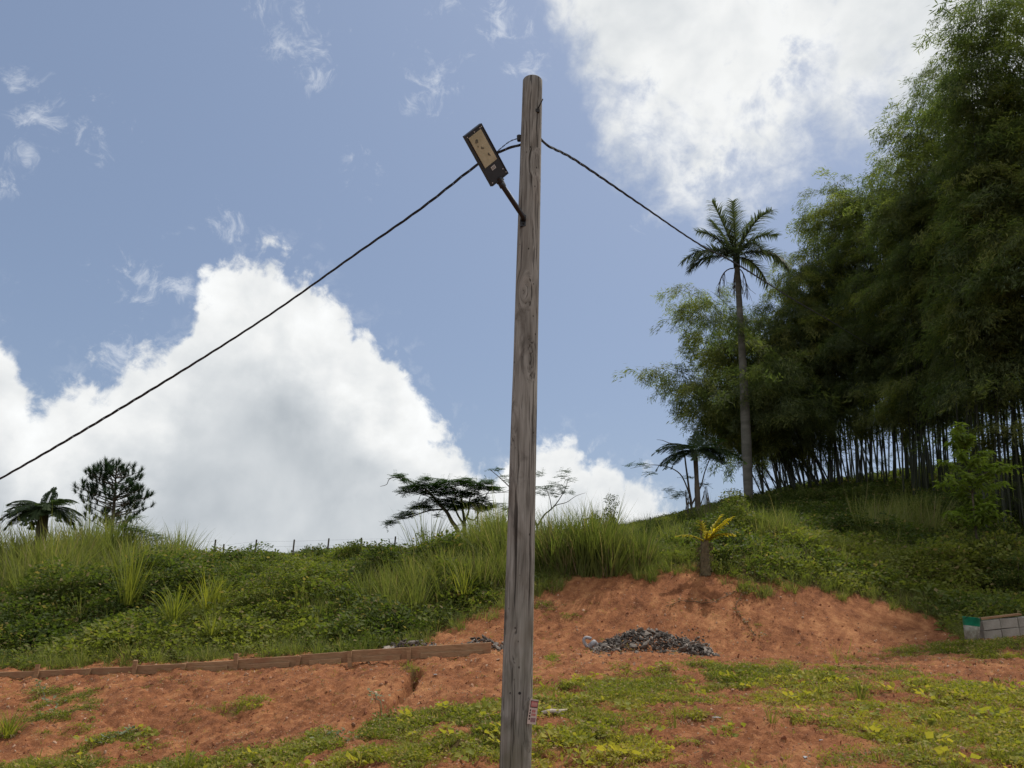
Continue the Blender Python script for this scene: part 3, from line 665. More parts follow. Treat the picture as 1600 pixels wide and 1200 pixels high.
# concrete block wall
m, g = newmat('concrete_block'); tcn = g.node('ShaderNodeTexCoord'); ob = Sk(g, tcn.outputs['Object']); n1_ = g.noise(ob, 4., 6, .65); n2_ = g.noise(ob, 60., 5, .7)
cc = g.mix(g.mp(n1_, .3, .7), (.21, .19, .16), (.36, .33, .29)); cc = g.mix(g.mp(n2_, .55, .7) * .4, cc, (.14, .12, .10))
M_block = finish(m, g, cc, .95, g.bump(n2_, .6, .006), .15)
w0 = hit(1534, 999, 12, 20); w1 = P(1720, 962, w0.y + .6); wd_ = Vector((w1.x - w0.x, w1.y - w0.y, 0)); wd_.normalize()
wall = empty('block_wall', w0, 'low grey concrete block wall under the dark undergrowth beside the green banded bucket', 'wall')
s_al = P(1600, 985, w0.y + .3)
slope = .09
blk = None
for row in range(2):
    for k in range(-1 if row == 0 else 0, 8):
        x0 = (k + (0 if row else .5)) * .41 - (.2 if row == 0 else 0)
        if row == 0 and k < 0: continue
        c = w0 + wd_ * (x0 + .2) + Vector((0, 0, .07 + row * .188 + slope * x0))
        ang = math.atan2(wd_.y, wd_.x)
        if blk is None:
            b = MB(); hx, hy, hz_ = .198, .075, .089; ch = .008; vs = []
            for sx_ in (-1, 1):
                for (yy, zz) in ((-hy, -hz_ + ch), (-hy, hz_ - ch), (-hy + ch, hz_), (hy - ch, hz_), (hy, hz_ - ch), (hy, -hz_ + ch), (hy - ch, -hz_), (-hy + ch, -hz_)): vs.append((sx_ * hx, yy, zz))
            b.add(vs, [tuple(range(7, -1, -1)), tuple(range(8, 16))] + [(j, (j + 1) % 8, (j + 1) % 8 + 8, j + 8) for j in range(8)]); blk = b.mesh('block', M_block)
        o = bpy.data.objects.new('block', blk); COL.objects.link(o); o.parent = wall; o.matrix_parent_inverse = Matrix.Translation(-wall.location)
        o.location = c + Vector((0, random.uniform(-.006, .006), 0)); o.rotation_euler = (random.uniform(-.02, .02), -math.atan(slope) + random.uniform(-.015, .015), ang + random.uniform(-.012, .012))
q = w0 + wd_ * .45 + Vector((0, -.02, .415)); b = MB(); b.box((0, 0, 0), (.95, .10, .035), None, .05); o = b.build('board_scrap', M_board); o.location = q; o.rotation_euler = (0, -math.atan(slope) - .02, math.atan2(wd_.y, wd_.x)); put(o, 'thin dark board lying along the top of the block wall', 'board')
q = hit(1528, 999, 12, 20) + Vector((0, -.12, .04)); b = MB(); b.box((0, 0, 0), (.26, .12, .035), None, .08); o = b.build('board_scrap', M_block); o.location = q + Vector((.12, 0, .0)); o.rotation_euler = (.1, -.06, .1); put(o, 'small pale flat slab lying on grass at the foot of the bucket', 'slab')
# bucket
bk = hit(1513, 1002, 12, 20); bk = Vector((bk.x, w0.y - .18, hz(bk.x, w0.y - .18)))
BS = .84; ax = Vector((.10, 0, 1)).normalized(); uu = Vector((1, 0, -.10)).normalized(); vv = ax.cross(uu)
bucket = empty('bucket', bk, 'tilted dirty pale bucket with a green upper band at the end of the block wall', 'bucket')
def lathe(bb, prof, n=24):
    vs = []; fs = []
    for z, r in prof:
        for k in range(n): a = 6.2832 * k / n; vs.append(bk + ax * z * BS + (uu * math.cos(a) + vv * math.sin(a)) * r * .9)
    for i in range(len(prof) - 1):
        for k in range(n): fs.append((i * n + k, i * n + (k + 1) % n, (i + 1) * n + (k + 1) % n, (i + 1) * n + k))
    bb.add(vs, fs)
m, g = newmat('dirty_bucket'); tcn = g.node('ShaderNodeTexCoord'); ob = Sk(g, tcn.outputs['Object']); nn_ = g.noise(ob, 9., 6, .65)
M_bk = finish(m, g, g.mix(g.mp(nn_, .35, .65), (.16, .14, .10), (.36, .36, .31)), .7)
M_gr = plain('green_band', (.010, .20, .115), .5, .35, 7.)
b = MB(); lathe(b, [(0, .0), (0, .125), (.38, .152), (.382, .150)]); b.build('body', M_bk, bucket, True)
b = MB(); lathe(b, [(.382, .153), (.39, .157), (.555, .168), (.56, .174), (.57, .174), (.57, .164), (.395, .146), (.395, 0)]); b.build('green_band', M_gr, bucket, True)
b = MB(); b.tube([bk + ax * .43 + (uu * math.cos(a) * .158 + vv * math.sin(a) * .158) + ax * (-.10 * math.sin((a + .3) / 2.6 * 3.14)) for a in np.linspace(-2.9, -.25, 14)], .004, 5); b.build('handle', M_iron, bucket)

# ---------------------------------------------------------------- rubble heaps, scrap, pebbles
def rock_mesh(mat, seed, flat=1.):
    random.seed(seed); import bmesh
    bm = bmesh.new(); bmesh.ops.create_icosphere(bm, subdivisions=1, radius=.5)
    k = [random.uniform(.5, 1.1) for _ in range(3)]
    for v in bm.verts: v.co = Vector((v.co.x * k[0] * 1.3, v.co.y * k[1], v.co.z * k[2] * flat)) * random.uniform(.7, 1.15)
    me_ = bpy.data.meshes.new('stone'); bm.to_mesh(me_); bm.free(); me_.materials.append(mat); return me_
def rockmat(name, c0, c1, c2):
    m, g = newmat(name); oi = g.node('ShaderNodeObjectInfo'); tcn = g.node('ShaderNodeTexCoord'); ob = Sk(g, tcn.outputs['Object'])
    r = Sk(g, oi.outputs['Random']); n_ = g.noise(g.vmath('ADD', ob, g.xyz(r * 9, r * 5, r * 3)), 4., 5, .6)
    return finish(m, g, g.ramp(g.math('ADD', r * .62, n_ * .5, clamp=True), [(.15, c0), (.5, c1), (.92, c2)]), .9, g.bump(n_, .5, .04), .2)
M_rock = rockmat('rubble', (.040, .035, .034), (.100, .085, .075), (.34, .29, .25)); M_peb = rockmat('clay_clod', (.16, .06, .035), (.30, .12, .06), (.55, .38, .27))
M_grey = plain('grey_plastic_scrap', (.30, .30, .32), .6, .35, 14.); M_pale = plain('pale_scrap', (.46, .38, .32), .75, .3, 14.)
rocks = [rock_mesh(M_rock, i, .35 if i % 2 else .75) for i in range(8)]; pebs = [rock_mesh(M_peb, i + 40, .7) for i in range(5)]
S_rock = source('rubble_bits', rocks); S_peb = source('clods', pebs)
def heap(u0, u1, vb, hgt, nbig, nsmall, label, seed, shape):
    random.seed(seed); a = hit(u0, vb, 12, 17.5); c = hit(u1, vb, 12, 17.5); mid = (a + c) / 2; W = (c - a).length
    root = empty('rubble_heap', (mid.x, mid.y, hz(mid.x, mid.y)), label, 'rubble heap', 'heaps of broken grey rubble')
    dr = (c - a).normalized(); dep = W * .22 if W > 1.5 else .3
    def top_(s, t): return hgt * np.interp(s, [p[0] for p in shape], [p[1] for p in shape]) * max(0, 1 - (t) ** 2) ** .6
    for i in range(nbig):
        s = random.random(); t = random.uniform(-1, .4); p = a + dr * W * s + Vector((0, 1, 0)) * (dep * t)
        o = bpy.data.objects.new('stone', rocks[i % 8]); COL.objects.link(o); o.parent = root; o.matrix_parent_inverse = Matrix.Translation(-root.location)
        o.location = (p.x, p.y, hz(p.x, p.y) + top_(s, t) * random.uniform(.75, 1.)); k = .04 + .15 * random.random() ** 1.8; o.scale = (k * random.uniform(.8, 1.5), k, k * .7); o.rotation_euler = (random.uniform(-.7, .7), random.uniform(-.7, .7), random.uniform(0, 6))
    S = np.array([random.random() for _ in range(nsmall)]); T = np.array([random.gauss(0, .75) for _ in range(nsmall)])
    pts = []
    for s, t in zip(S, T):
        p = a + dr * W * s + Vector((0, 1, 0)) * (dep * t); pts.append((p.x - root.location.x * 0, p.y, hz(p.x, p.y) + top_(s, t) * random.uniform(.0, 1.) ** .5))
    o = scatter('rubble_bits', S_rock, pts, np.stack([RNG.normal(0, .6, nsmall), RNG.normal(0, .6, nsmall), RNG.uniform(0, 6, nsmall)], -1), RNG.uniform(.015, .075, nsmall), parent=root); put(o, kind='stuff')
    return root
heap(925, 1115, 1021, .44, 170, 2600, 'large heap of broken grey rubble in front of the red bank right of the pole', 3, [(0, .05), (.12, .45), (.28, .8), (.45, 1.), (.6, .85), (.75, .55), (.88, .25), (1, .06)])
heap(598, 697, 1013, .20, 45, 380, 'low grey rubble heap behind the timber edging, left one', 4, [(0, .15), (.3, .7), (.6, 1.), (.85, .8), (1, .1)])
heap(710, 790, 1011, .20, 40, 340, 'low grey rubble heap behind the right end of the timber edging, next to the pole', 5, [(0, .1), (.4, .8), (.6, 1.), (.85, .6), (1, .3)])
# bent grey scrap left of the big heap
q = hit(918, 1014, 12, 17); b = MB(); px_ = q.y / 1209 * 1.0
def sp(u, v, dy=0.): return P(u, v, q.y - .1 + dy)
b.tube(smooth_path([sp(924, 998), sp(916, 996), sp(912, 1000), sp(914, 1006), sp(918, 1013, .02), sp(913, 1017)], 4), [.030] * 21, 7)
b.build('bent_pipe_scrap', M_grey, smooth=True); put(bpy.data.objects['bent_pipe_scrap'], 'bent grey plastic scrap sticking up at the left end of the large rubble heap', 'plastic scrap')
b = MB(); b.tube(smooth_path([sp(920, 1014), sp(926, 1005), sp(930, 1004, .03), sp(936, 1012, .05), sp(941, 1014)], 4), [.035, .04, .045, .05, .05, .05, .05, .045, .04, .04, .04, .04, .04, .04, .03, .03, .02], 7)
o = b.build('crumpled_scrap', M_grey, smooth=True); put(o, 'crumpled grey sheet scrap lying between the bent scrap and the large heap', 'plastic scrap')
for (u, v, wpx, lab, mat_) in ((1026, 1012, 15, 'flat pale beige stone at the foot of the large rubble heap', M_pale), (1076, 1007, 12, 'long pale slab on the right slope of the large rubble heap', M_grey)):
    p = hit(u, v + 6, 12, 17); p = P(u, v, p.y - .25); o = bpy.data.objects.new('slab', rock_mesh(mat_, int(u), .4)); COL.objects.link(o); o.location = p; k = wpx * 2 / F * p.y; o.scale = (k, k * .7, k * .5); o.rotation_euler = (.1, .2 if u < 1050 else .5, .2); put(o, lab, 'stone')
# torn pale scrap by the sign
p = hit(868, 1116); b = MB()
b.tube([p + Vector((-.16, -.03, .02)), p + Vector((-.04, 0, .04)), p + Vector((.05, .02, .03)), p + Vector((.14, .05, .05))], [.020, .026, .030, .012], 6); b.tube([p + Vector((.02, 0, .02)), p + Vector((.09, -.04, .01))], [.022, .008], 5)
o = b.build('torn_scrap', M_pale, smooth=True); put(o, 'torn pale beige scrap lying in the weeds just right of the sign', 'scrap')
for (u, v, r, lab) in ((1120, 1122, .05, 'small grey stone on bare clay right of the weed patch'), (862, 1101, .035, 'pale stone in dark weeds just above the torn scrap'), (1258, 1188, .03, 'small pale stone at the bottom edge on bare clay'), (1283, 1154, .025, 'small pale stone on the clay below the curled dry leaves'), (680, 1057, .03, 'small white stone on the clay bank right of the gully')):
    p = hit(u, v); o = bpy.data.objects.new('loose_stone', rock_mesh(M_grey, int(u), .6)); COL.objects.link(o); o.location = p + Vector((0, 0, r * .3)); o.scale = (r * 2.4, r * 1.8, r * 1.4); put(o, lab, 'stone')

# ---------------------------------------------------------------- ground plants that nobody could count
random.seed(99)
def in_view(x, y): return np.abs(np.degrees(np.arctan2(x, y))) < 41
x, y = cand(90000, -41, 41, 7.0, 17.5); w = weed_density(x, y) * (hillside(x, y) < .1); r = np.hypot(x, y)
k = RNG.random(len(x)) < w * .42 * np.clip(11. / r, .5, 1.2); x, y, w = x[k], y[k], w[k]
hue = np.clip(.50 + fbm(x * .7, y * .9, 3, 7) * 1.6 - (np.hypot(x, y) - 9) * .05, 0, 1)
o = scatter('creeping_weeds', S_low, np.stack([x, y, height(x, y) - .005], -1), upright(len(x), .2), RNG.uniform(.45, 1.2, len(x)) * (.45 + .55 * w), hue); put(o, 'low creeping weeds in patches over the bare clay', kind='stuff')
x, y = cand(14000, -41, 41, 7.0, 17.5); k = RNG.random(len(x)) < .22 + .3 * (hillside(x, y) > -1.5); k &= hillside(x, y) < .1; x, y = x[k], y[k]
S_sprig = source('sprigs', [leafy_patch(M_dry, 9, .10, .02, .035, .014, i + 70) for i in range(3)] + [grass_clump(M_weed, 7, .05, .07, .006, 1.1, i + 80, 2) for i in range(3)])
o = scatter('sparse_sprigs', S_sprig, np.stack([x, y, height(x, y)], -1), upright(len(x), .2), RNG.uniform(.5, 1.2, len(x)), RNG.random(len(x))); put(o, 'thin sprigs and dead leaves scattered over the clay', kind='stuff')
x, y = cand(60000, -41, 41, 6.5, 19); k = hillside(x, y) < .2; x, y = x[k], y[k]
o = scatter('clay_clods', S_peb, np.stack([x, y, height(x, y)], -1), RNG.uniform(0, 6, (len(x), 3)), .008 + RNG.pareto(2.4, len(x)).clip(0, 5) * .014, RNG.random(len(x))); put(o, 'small clods and pebbles of red clay', kind='stuff')
S_broad = source('broad_leaves', [leafy_patch(M_tuft, 14, .16, .10, .085, .075, i + 90) for i in range(3)])
x, y = cand(5200, -41, 41, 6.9, 12.5); a_ = np.degrees(np.arctan2(x, y)); w = weed_density(x, y); k = (w > .3) & (RNG.random(len(x)) < .10 + .55 * np.clip(1 - np.abs(a_ - 6) / 9, 0, 1) * (np.hypot(x, y) < 8.6)); x, y = x[k], y[k]
o = scatter('broad_leaved_weeds', S_broad, np.stack([x, y, height(x, y)], -1), upright(len(x), .25), RNG.uniform(.5, 1.1, len(x)), np.clip(RNG.normal(.6, .25, len(x)), 0, 1)); put(o, 'round leaved yellowish weeds among the creeping cover', kind='stuff')
# hillside cover: leafy vines, mounded
x, y = cand(95000, -41, 41, 13.5, 44); h_ = hillside(x, y); r = np.hypot(x, y)
k = (h_ > .0) & (RNG.random(len(x)) < np.clip(18. / r, .22, 1.) * np.clip(.35 + h_ * .5, 0, 1) * .62); k &= ~((r > 33) & (x < 2)); x, y, h_, r = x[k], y[k], h_[k], r[k]
a_ = np.degrees(np.arctan2(x, y))
mound = np.clip(fbm(x * .75, y * .75, 3, 101) * 2.8 + .20, 0, 1.1) * np.clip((30 - r) / 6, .14, 1) * np.clip((h_ - .6) / 3, 0, 1) * np.where(a_ > 15, 1.25, .95)
path_ = np.clip(1 - np.abs(a_ - 9) / 7, 0, 1); mound = mound * (1 - .9 * path_)
k = RNG.random(len(x)) < np.clip(.85 + fbm(x * 1.9, y * 1.9, 3, 131) * 3.2, .08, 1); x, y, h_, r, a_, mound, path_ = x[k], y[k], h_[k], r[k], a_[k], mound[k], path_[k]
z = height(x, y) + mound * RNG.random(len(x)) ** .5 - .05
hue = np.clip(.42 + fbm(x * .5, y * .5, 3, 111) * 1.9 + path_ * .25 - .35 * ((a_ < -22) & (h_ > 2.) & (r < 21)) + RNG.normal(0, .1, len(x)) + np.where(a_ > 15, .28, 0) - .8 * ((a_ > 15) & (r > 25.5)), 0, 1)  # cover tint carries painted light: right slope lifted, ground under bamboo darkened as shade
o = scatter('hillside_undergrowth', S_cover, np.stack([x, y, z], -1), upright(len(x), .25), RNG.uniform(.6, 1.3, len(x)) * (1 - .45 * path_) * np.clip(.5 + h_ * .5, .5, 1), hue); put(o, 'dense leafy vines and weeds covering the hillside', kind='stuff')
# short grass on the slope right of the pole and beside the bank
x, y = cand(26000, -41, 41, 14.5, 34); h_ = hillside(x, y); a_ = np.degrees(np.arctan2(x, y))
pr = np.clip(1 - np.abs(a_ - 9) / 9, 0, 1) * .8 + .10 + .5 * (h_ < 1.2); k = (h_ > -.15) & (RNG.random(len(x)) < pr); x, y, h_ = x[k], y[k], h_[k]
o = scatter('short_grass', S_mid, np.stack([x, y, height(x, y) - .03], -1), upright(len(x), .2), RNG.uniform(.25, .75, len(x)), np.clip(.55 + fbm(x, y, 3, 7), 0, 1)); put(o, 'short grass at the rim of the bank and up the slope', kind='stuff')
# tall grass stands
def stand(n, polys):
    X_, Y_, S_, H_ = [], [], [], []
    for (u0, u1, v0, v1, m_, smin, smax, hue_) in polys:
        for i in range(m_):
            u = random.uniform(u0, u1); v = random.uniform(v0, v1); p = _hit0(u, v, base_h, 13, 40)
            X_.append(p[0]); Y_.append(p[1]); S_.append(random.uniform(smin, smax)); H_.append(min(1, max(0, random.gauss(hue_, .12))))
    return np.array(X_), np.array(Y_), np.array(S_), np.array(H_)
x, y, s, h = stand(0, [(0, 620, 900, 1000, 70, .25, .55, .7), (1180, 1520, 830, 900, 60, .3, .6, .6), (-120, 120, 898, 930, 200, .85, 1.4, .75), (100, 290, 890, 920, 170, .65, 1.15, .65), (100, 190, 890, 905, 60, 1.1, 1.4, .5), (-120, 200, 925, 950, 120, .6, 1.0, .6), (240, 330, 885, 930, 50, .5, .8, .4),
    (735, 800, 872, 895, 90, .75, 1.15, .5), (690, 740, 880, 900, 50, .5, .85, .5), (835, 960, 878, 900, 150, .7, 1.15, .25), (940, 1010, 868, 888, 70, .4, .8, .25), (660, 800, 895, 930, 110, .5, .8, .55), (560, 700, 905, 950, 110, .4, .75, .6), (600, 660, 935, 965, 40, .5, .7, .65), (480, 620, 940, 975, 50, .3, .5, .6), (1010, 1080, 838, 856, 40, .4, .7, .35),
    (775, 800, 875, 900, 26, .9, 1.3, .45), (1340, 1470, 822, 850, 60, .6, 1.1, .7), (1180, 1240, 838, 850, 40, .5, .8, .4), (1090, 1170, 815, 835, 40, .4, .8, .3), (300, 700, 876, 888, 46, .2, .45, .35), (655, 675, 875, 885, 8, .9, 1.2, .4)])
o = scatter('tall_grass', S_tall, np.stack([x, y, height(x, y) - .05], -1), upright(len(x), .14), s, h); put(o, 'tall feathery grass standing in thick stands on the slope', kind='stuff')
# ---------------------------------------------------------------- single plants
def tuft(u, v, sc_, hue_mat, label, n=60, hgt=.7, lean=.55, seed=0, dry=0, W=.018, group='bright grass tufts on the hillside'):
    p = hit(u, v, 7, 40); b = MB(); me_ = grass_clump(hue_mat, n, .16 * sc_, hgt * sc_, W, lean, seed, 5); o = bpy.data.objects.new('grass_tuft', me_); COL.objects.link(o)
    if group: p = p + Vector((0, -.15, .28))
    o.location = p; o.scale = (1.35,) * 3 if group else (1,) * 3; put(o, label, 'grass tuft', group)
    if dry:
        bl = MB(); random.seed(seed + 5)
        for i in range(dry):
            a = random.uniform(0, 6.28); o_ = Vector((math.cos(a), math.sin(a), 0)); bl.blade(o_ * .04, o_ + Vector((0, 0, .5)), Vector((0, 0, -1.2)) + o_ * .4, .38 * sc_, .010, 4, random.random())
        q = bl.build('dry_blades', M_dry); q.parent = o
    return o
tuft(275, 988, 1.0, M_tuft, 'bright tuft of long grass low on the left hillside, the lowest wide one', 80, .85, .6, 1)
tuft(326, 970, .95, M_tuft, 'bright grass tuft just right of the widest low tuft', 60, .85, .5, 2)
tuft(345, 955, .8, M_tuft, 'smaller bright grass tuft up right of the two low tufts', 40, .8, .5, 3)
tuft(332, 1012, .55, M_tuft, 'short bright grass tuft just above the timber edging', 36, .8, .5, 4)
tuft(204, 962, 1.0, M_tuft, 'tall narrow grass tuft at the dark foot of the left grass stand', 80, 1.25, .3, 5)
tuft(300, 930, .9, M_tuft, 'bright grass tuft on the left hillside, the one above the wide low tuft', 50, .6, .6, 6)
tuft(382, 915, .9, M_tuft, 'bright grass tuft farthest up the left hillside', 50, .7, .6, 7)
tuft(957, 885, .9, M_tuft, 'yellowish upright grass tuft on the rim above the red bank', 26, .55, .3, 8)
tuft(724, 950, .8, M_tuft, 'pale grass tuft left of the pole above the red soil', 36, .8, .45, 9)
tuft(12, 1152, .75, M_tuft, 'green grass tuft with dead curled blades at the left edge on the clay bank', 110, .62, .6, 10, dry=26, W=.014, group=None)
tuft(1346, 1096, .55, M_weed, 'dark upright weed tuft on the foreground clay, right of the curled dry leaves', 40, .62, .35, 11, W=.012, group=None)
tuft(1286, 1088, .6, M_weed, 'weed tuft with pale curled dry leaves on the foreground clay', 26, .62, .6, 12, dry=12, W=.014, group=None)
tuft(1205, 1128, .45, M_tuft, 'small yellow grass tuft on bare clay, foreground', 24, .5, .5, 13, W=.010, group=None)
tuft(1308, 1035, .6, M_tuft, 'thin pale stalked weed at the foot of the red bank', 10, .8, .5, 14, W=.010, group=None)
tuft(1325, 1030, .6, M_tuft, 'leaning pale grass stalks at the foot of the red bank, right one', 8, .95, .7, 15, W=.010, group=None)
tuft(1010 + 45, 1135, .35, M_weed, 'narrow upright weed in the middle of the foreground weed patch', 14, .8, .2, 16, W=.010, group=None)
tuft(290, 1200, .5, M_tuft, 'stiff pale blades rising at the bottom edge left', 9, .7, .3, 17, W=.022, group=None)

def frond_bip(b, p0, d, L, droop, npin=22, Wp=.30, leafL=.05, t=None, sag=0.):
    """fern or palm-like frond: arched rachis with side pinnae carrying small leaflets"""
    d = d.normalized(); side = d.cross(Vector((0, 0, 1))); side = side.normalized() if side.length > 1e-4 else Vector((1, 0, 0))
    pts = []; q = Vector(p0); dd = d.copy(); N = 14
    for i in range(N + 1):
        pts.append(q.copy()); dd = (dd + Vector((0, 0, -droop / N))).normalized(); q = q + dd * L / N
    b.tube(pts, [.014 * L * (1 - i / N * .8) for i in range(N + 1)], 4, t=.1)
    for i in range(npin):
        f = .16 + .84 * i / npin; k = f * N; a = int(min(k, N - 1)); pp = pts[a].lerp(pts[a + 1], k - a); dr = (pts[a + 1] - pts[a]).normalized()
        ln = Wp * L * (math.sin(min(1, f * 1.12 + .08) * math.pi) ** .55 if f < .88 else (1.02 - f) * 3.4); ln = max(ln, .03 * L)
        for s in (-1, 1):
            pd = (side * s + dr * .55 + Vector((0, 0, random.uniform(-.35, .0)))).normalized(); up = pd.cross(dr); m_ = max(4, int(ln / leafL * 1.7))
            b.tube([pp, pp + pd * ln * .95 + Vector((0, 0, -ln * .12))], .0035 * L, 3, t=.1, cap=False)
            for j in range(m_):
                g_ = (j + .6) / m_; c = pp + pd * ln * g_ + Vector((0, 0, -ln * .12 * g_)); w = leafL * (1.1 - g_ * .75)
                for s2 in (-1, 1): b.leaf(c, dr * s2 + pd * .45, up, w * 1.25, leafL * .52, .05, (i % 5) / 5 if t is None else t)
def frond_pinn(b, p0, d, L, droop, n=40, ll=.42, w=.03, t=None, lift=.35):
    """feather palm frond: leaflets straight off the rachis"""
    d = d.normalized(); side = d.cross(Vector((0, 0, 1))); side = side.normalized() if side.length > 1e-3 else Vector((1, 0, 0)); pts = []; q = Vector(p0); dd = d.copy(); N = 16
    for i in range(N + 1):
        pts.append(q.copy()); dd = (dd + Vector((0, 0, -droop / N * (.4 + 1.2 * i / N)))).normalized(); q = q + dd * L / N
    b.tube(pts, [.028 * (1 - i / N * .85) for i in range(N + 1)], 5, t=.1)
    for i in range(n):
        f = .13 + .87 * i / n; k = f * N; a = int(min(k, N - 1)); pp = pts[a].lerp(pts[a + 1], k - a); dr = (pts[a + 1] - pts[a]).normalized(); up = side.cross(dr)
        ln = ll * (math.sin((.12 + .80 * f) * math.pi) ** .6)
        for s in (-1, 1):
            for q_ in range(1):
                pd = (side * s * .85 + dr * .75 + up * random.uniform(-.5, lift)).normalized(); b.blade(pp, pd, Vector((0, 0, -.9)), ln * random.uniform(.8, 1.1), w, 3, random.random() if t is None else t)
# vines trailing over the clay bank
M_vine = leafmat('vine_leaf', (.10, .13, .07), (.20, .22, .14), (.42, .42, .34), trans=.25)
for (pts_, nl, lab) in (([(150, 1160), (170, 1155), (190, 1146), (216, 1138)], 60, 'pale leaved vine trailing over clay above the lower left weeds'), ([(588, 1118), (570, 1126), (545, 1146), (520, 1158), (490, 1166)], 110, 'pale leaved vine running on from the foot of the gully'), ([(586, 1084), (590, 1096), (600, 1106)], 24, 'short vine sprig on the clay left of the gully'), ([(60, 1070), (75, 1090), (90, 1100), (70, 1118)], 50, 'vine creeping down the clay under the left stakes'), ([(1160, 925), (1150, 950), (1165, 975), (1185, 1000)], 90, 'dry vine hanging down the red bank right of the young palm'), ([(1040, 948), (1080, 940), (1110, 944), (1150, 925)], 60, 'dry runner lying across the top of the red bank')):
    random.seed(nl); dry_ = 'dry' in lab; q = [hit(*p) + Vector((0, 0, .03)) for p in pts_]; q = smooth_path(q, 8); q = [Vector((p.x, p.y, hz(p.x, p.y) + .03)) for p in q]; b = MB(); b.tube(q, .006, 4)
    for i in range(nl):
        c_ = random.choice(q) + Vector((random.gauss(0, .07), random.gauss(0, .10), random.uniform(0, .05))); b.leaf(c_, Vector((random.gauss(0, 1), random.gauss(0, 1), .3)), Vector((random.gauss(0, .5), random.gauss(0, .5), 1)), random.uniform(.04, .08), .045, .1, random.random())
    put(b.build('trailing_vine', M_dry if dry_ else M_vine), lab, 'vine')
# tree ferns
def tree_fern(crown, foot, tr, fronds, label, seed, group='tree ferns on the ridge', L=1.3):
    random.seed(seed); root = empty('tree_fern', foot, label, 'tree fern', group)
    b = MB(); pts = bez(foot - Vector((0, 0, .2)), (foot + crown) / 2 + Vector((random.uniform(-.1, .1), 0, 0)), crown, 8); b.tube(pts, [tr * (1.25 - .4 * i / 8) * random.uniform(.9, 1.1) for i in range(9)], 9); b.build('trunk', M_bark, root, True)
    for (a, e, l, dr) in fronds:
        e += 0 if foot.x < 0 else .10
        d = Vector((math.cos(a) * math.cos(e), math.sin(a) * math.cos(e), math.sin(e))); b = MB(); frond_bip(b, crown + d * .05, d, l * (.88 if foot.x < 0 else 1.0) * random.uniform(.85, 1.1), dr, *((20, .36, .085) if foot.x < 0 else (20, .34, .075))); b.build('frond', M_fern, root)
    return root
fl = hit(66, 845, 15, 40); fl = P(66, 850, 24.); fl.z = hz(fl.x, fl.y); cr = P(70, 796, 24.)
FR = [(0.05, .35, 1.35, 1.5), (.6, .5, 1.3, 1.4), (1.3, .9, 1.2, 1.2), (2.0, .6, 1.3, 1.3), (2.7, .35, 1.4, 1.3), (3.14, .25, 1.6, 1.0), (3.7, .3, 1.35, 1.5), (4.3, .5, 1.2, 1.5), (5.0, .4, 1.2, 1.6), (5.7, .35, 1.3, 1.5), (6.1, .8, 1.3, 1.3), (3.3, .75, 1.2, 1.4), (1.6, 1.3, .85, .8), (2.9, .55, 1.5, 1.2), (.3, .15, 1.3, 1.6), (3.4, .1, 1.5, 1.5), (4.7, .2, 1.2, 1.6), (.9, .25, 1.3, 1.6), (2.4, .2, 1.3, 1.6), (5.3, .7, 1.2, 1.6)]
tree_fern(cr, fl, .16, FR, 'broad drooping tree fern at the far left behind the tall grass', 3)
fr2 = P(1092, 832, 28.5); fr2.z = hz(fr2.x, fr2.y); cr2 = P(1086, 706, 28.5)
FR2 = [(0.0, .35, 1.9, 1.3), (.5, .35, 1.7, 1.3), (1.2, 1.05, 1.1, .6), (2.2, .4, 1.3, 1.4), (2.8, .2, 1.6, 1.5), (3.14, .45, 1.7, 1.3), (2.6, .7, 1.5, 1.5), (3.9, .5, 1.6, 1.6), (5.8, .45, 1.6, 1.6), (3.6, .15, 1.7, 1.6), (4.4, .2, 1.2, 1.6), (5.4, .2, 1.2, 1.6), (6.0, .1, 1.3, 1.5), (.3, .7, 1.1, 1.0), (3.3, -.1, 1.3, 1.4)]
tree_fern(cr2, fr2, .09, FR2, 'tall slender tree fern on the ridge left of the royal palm', 5)

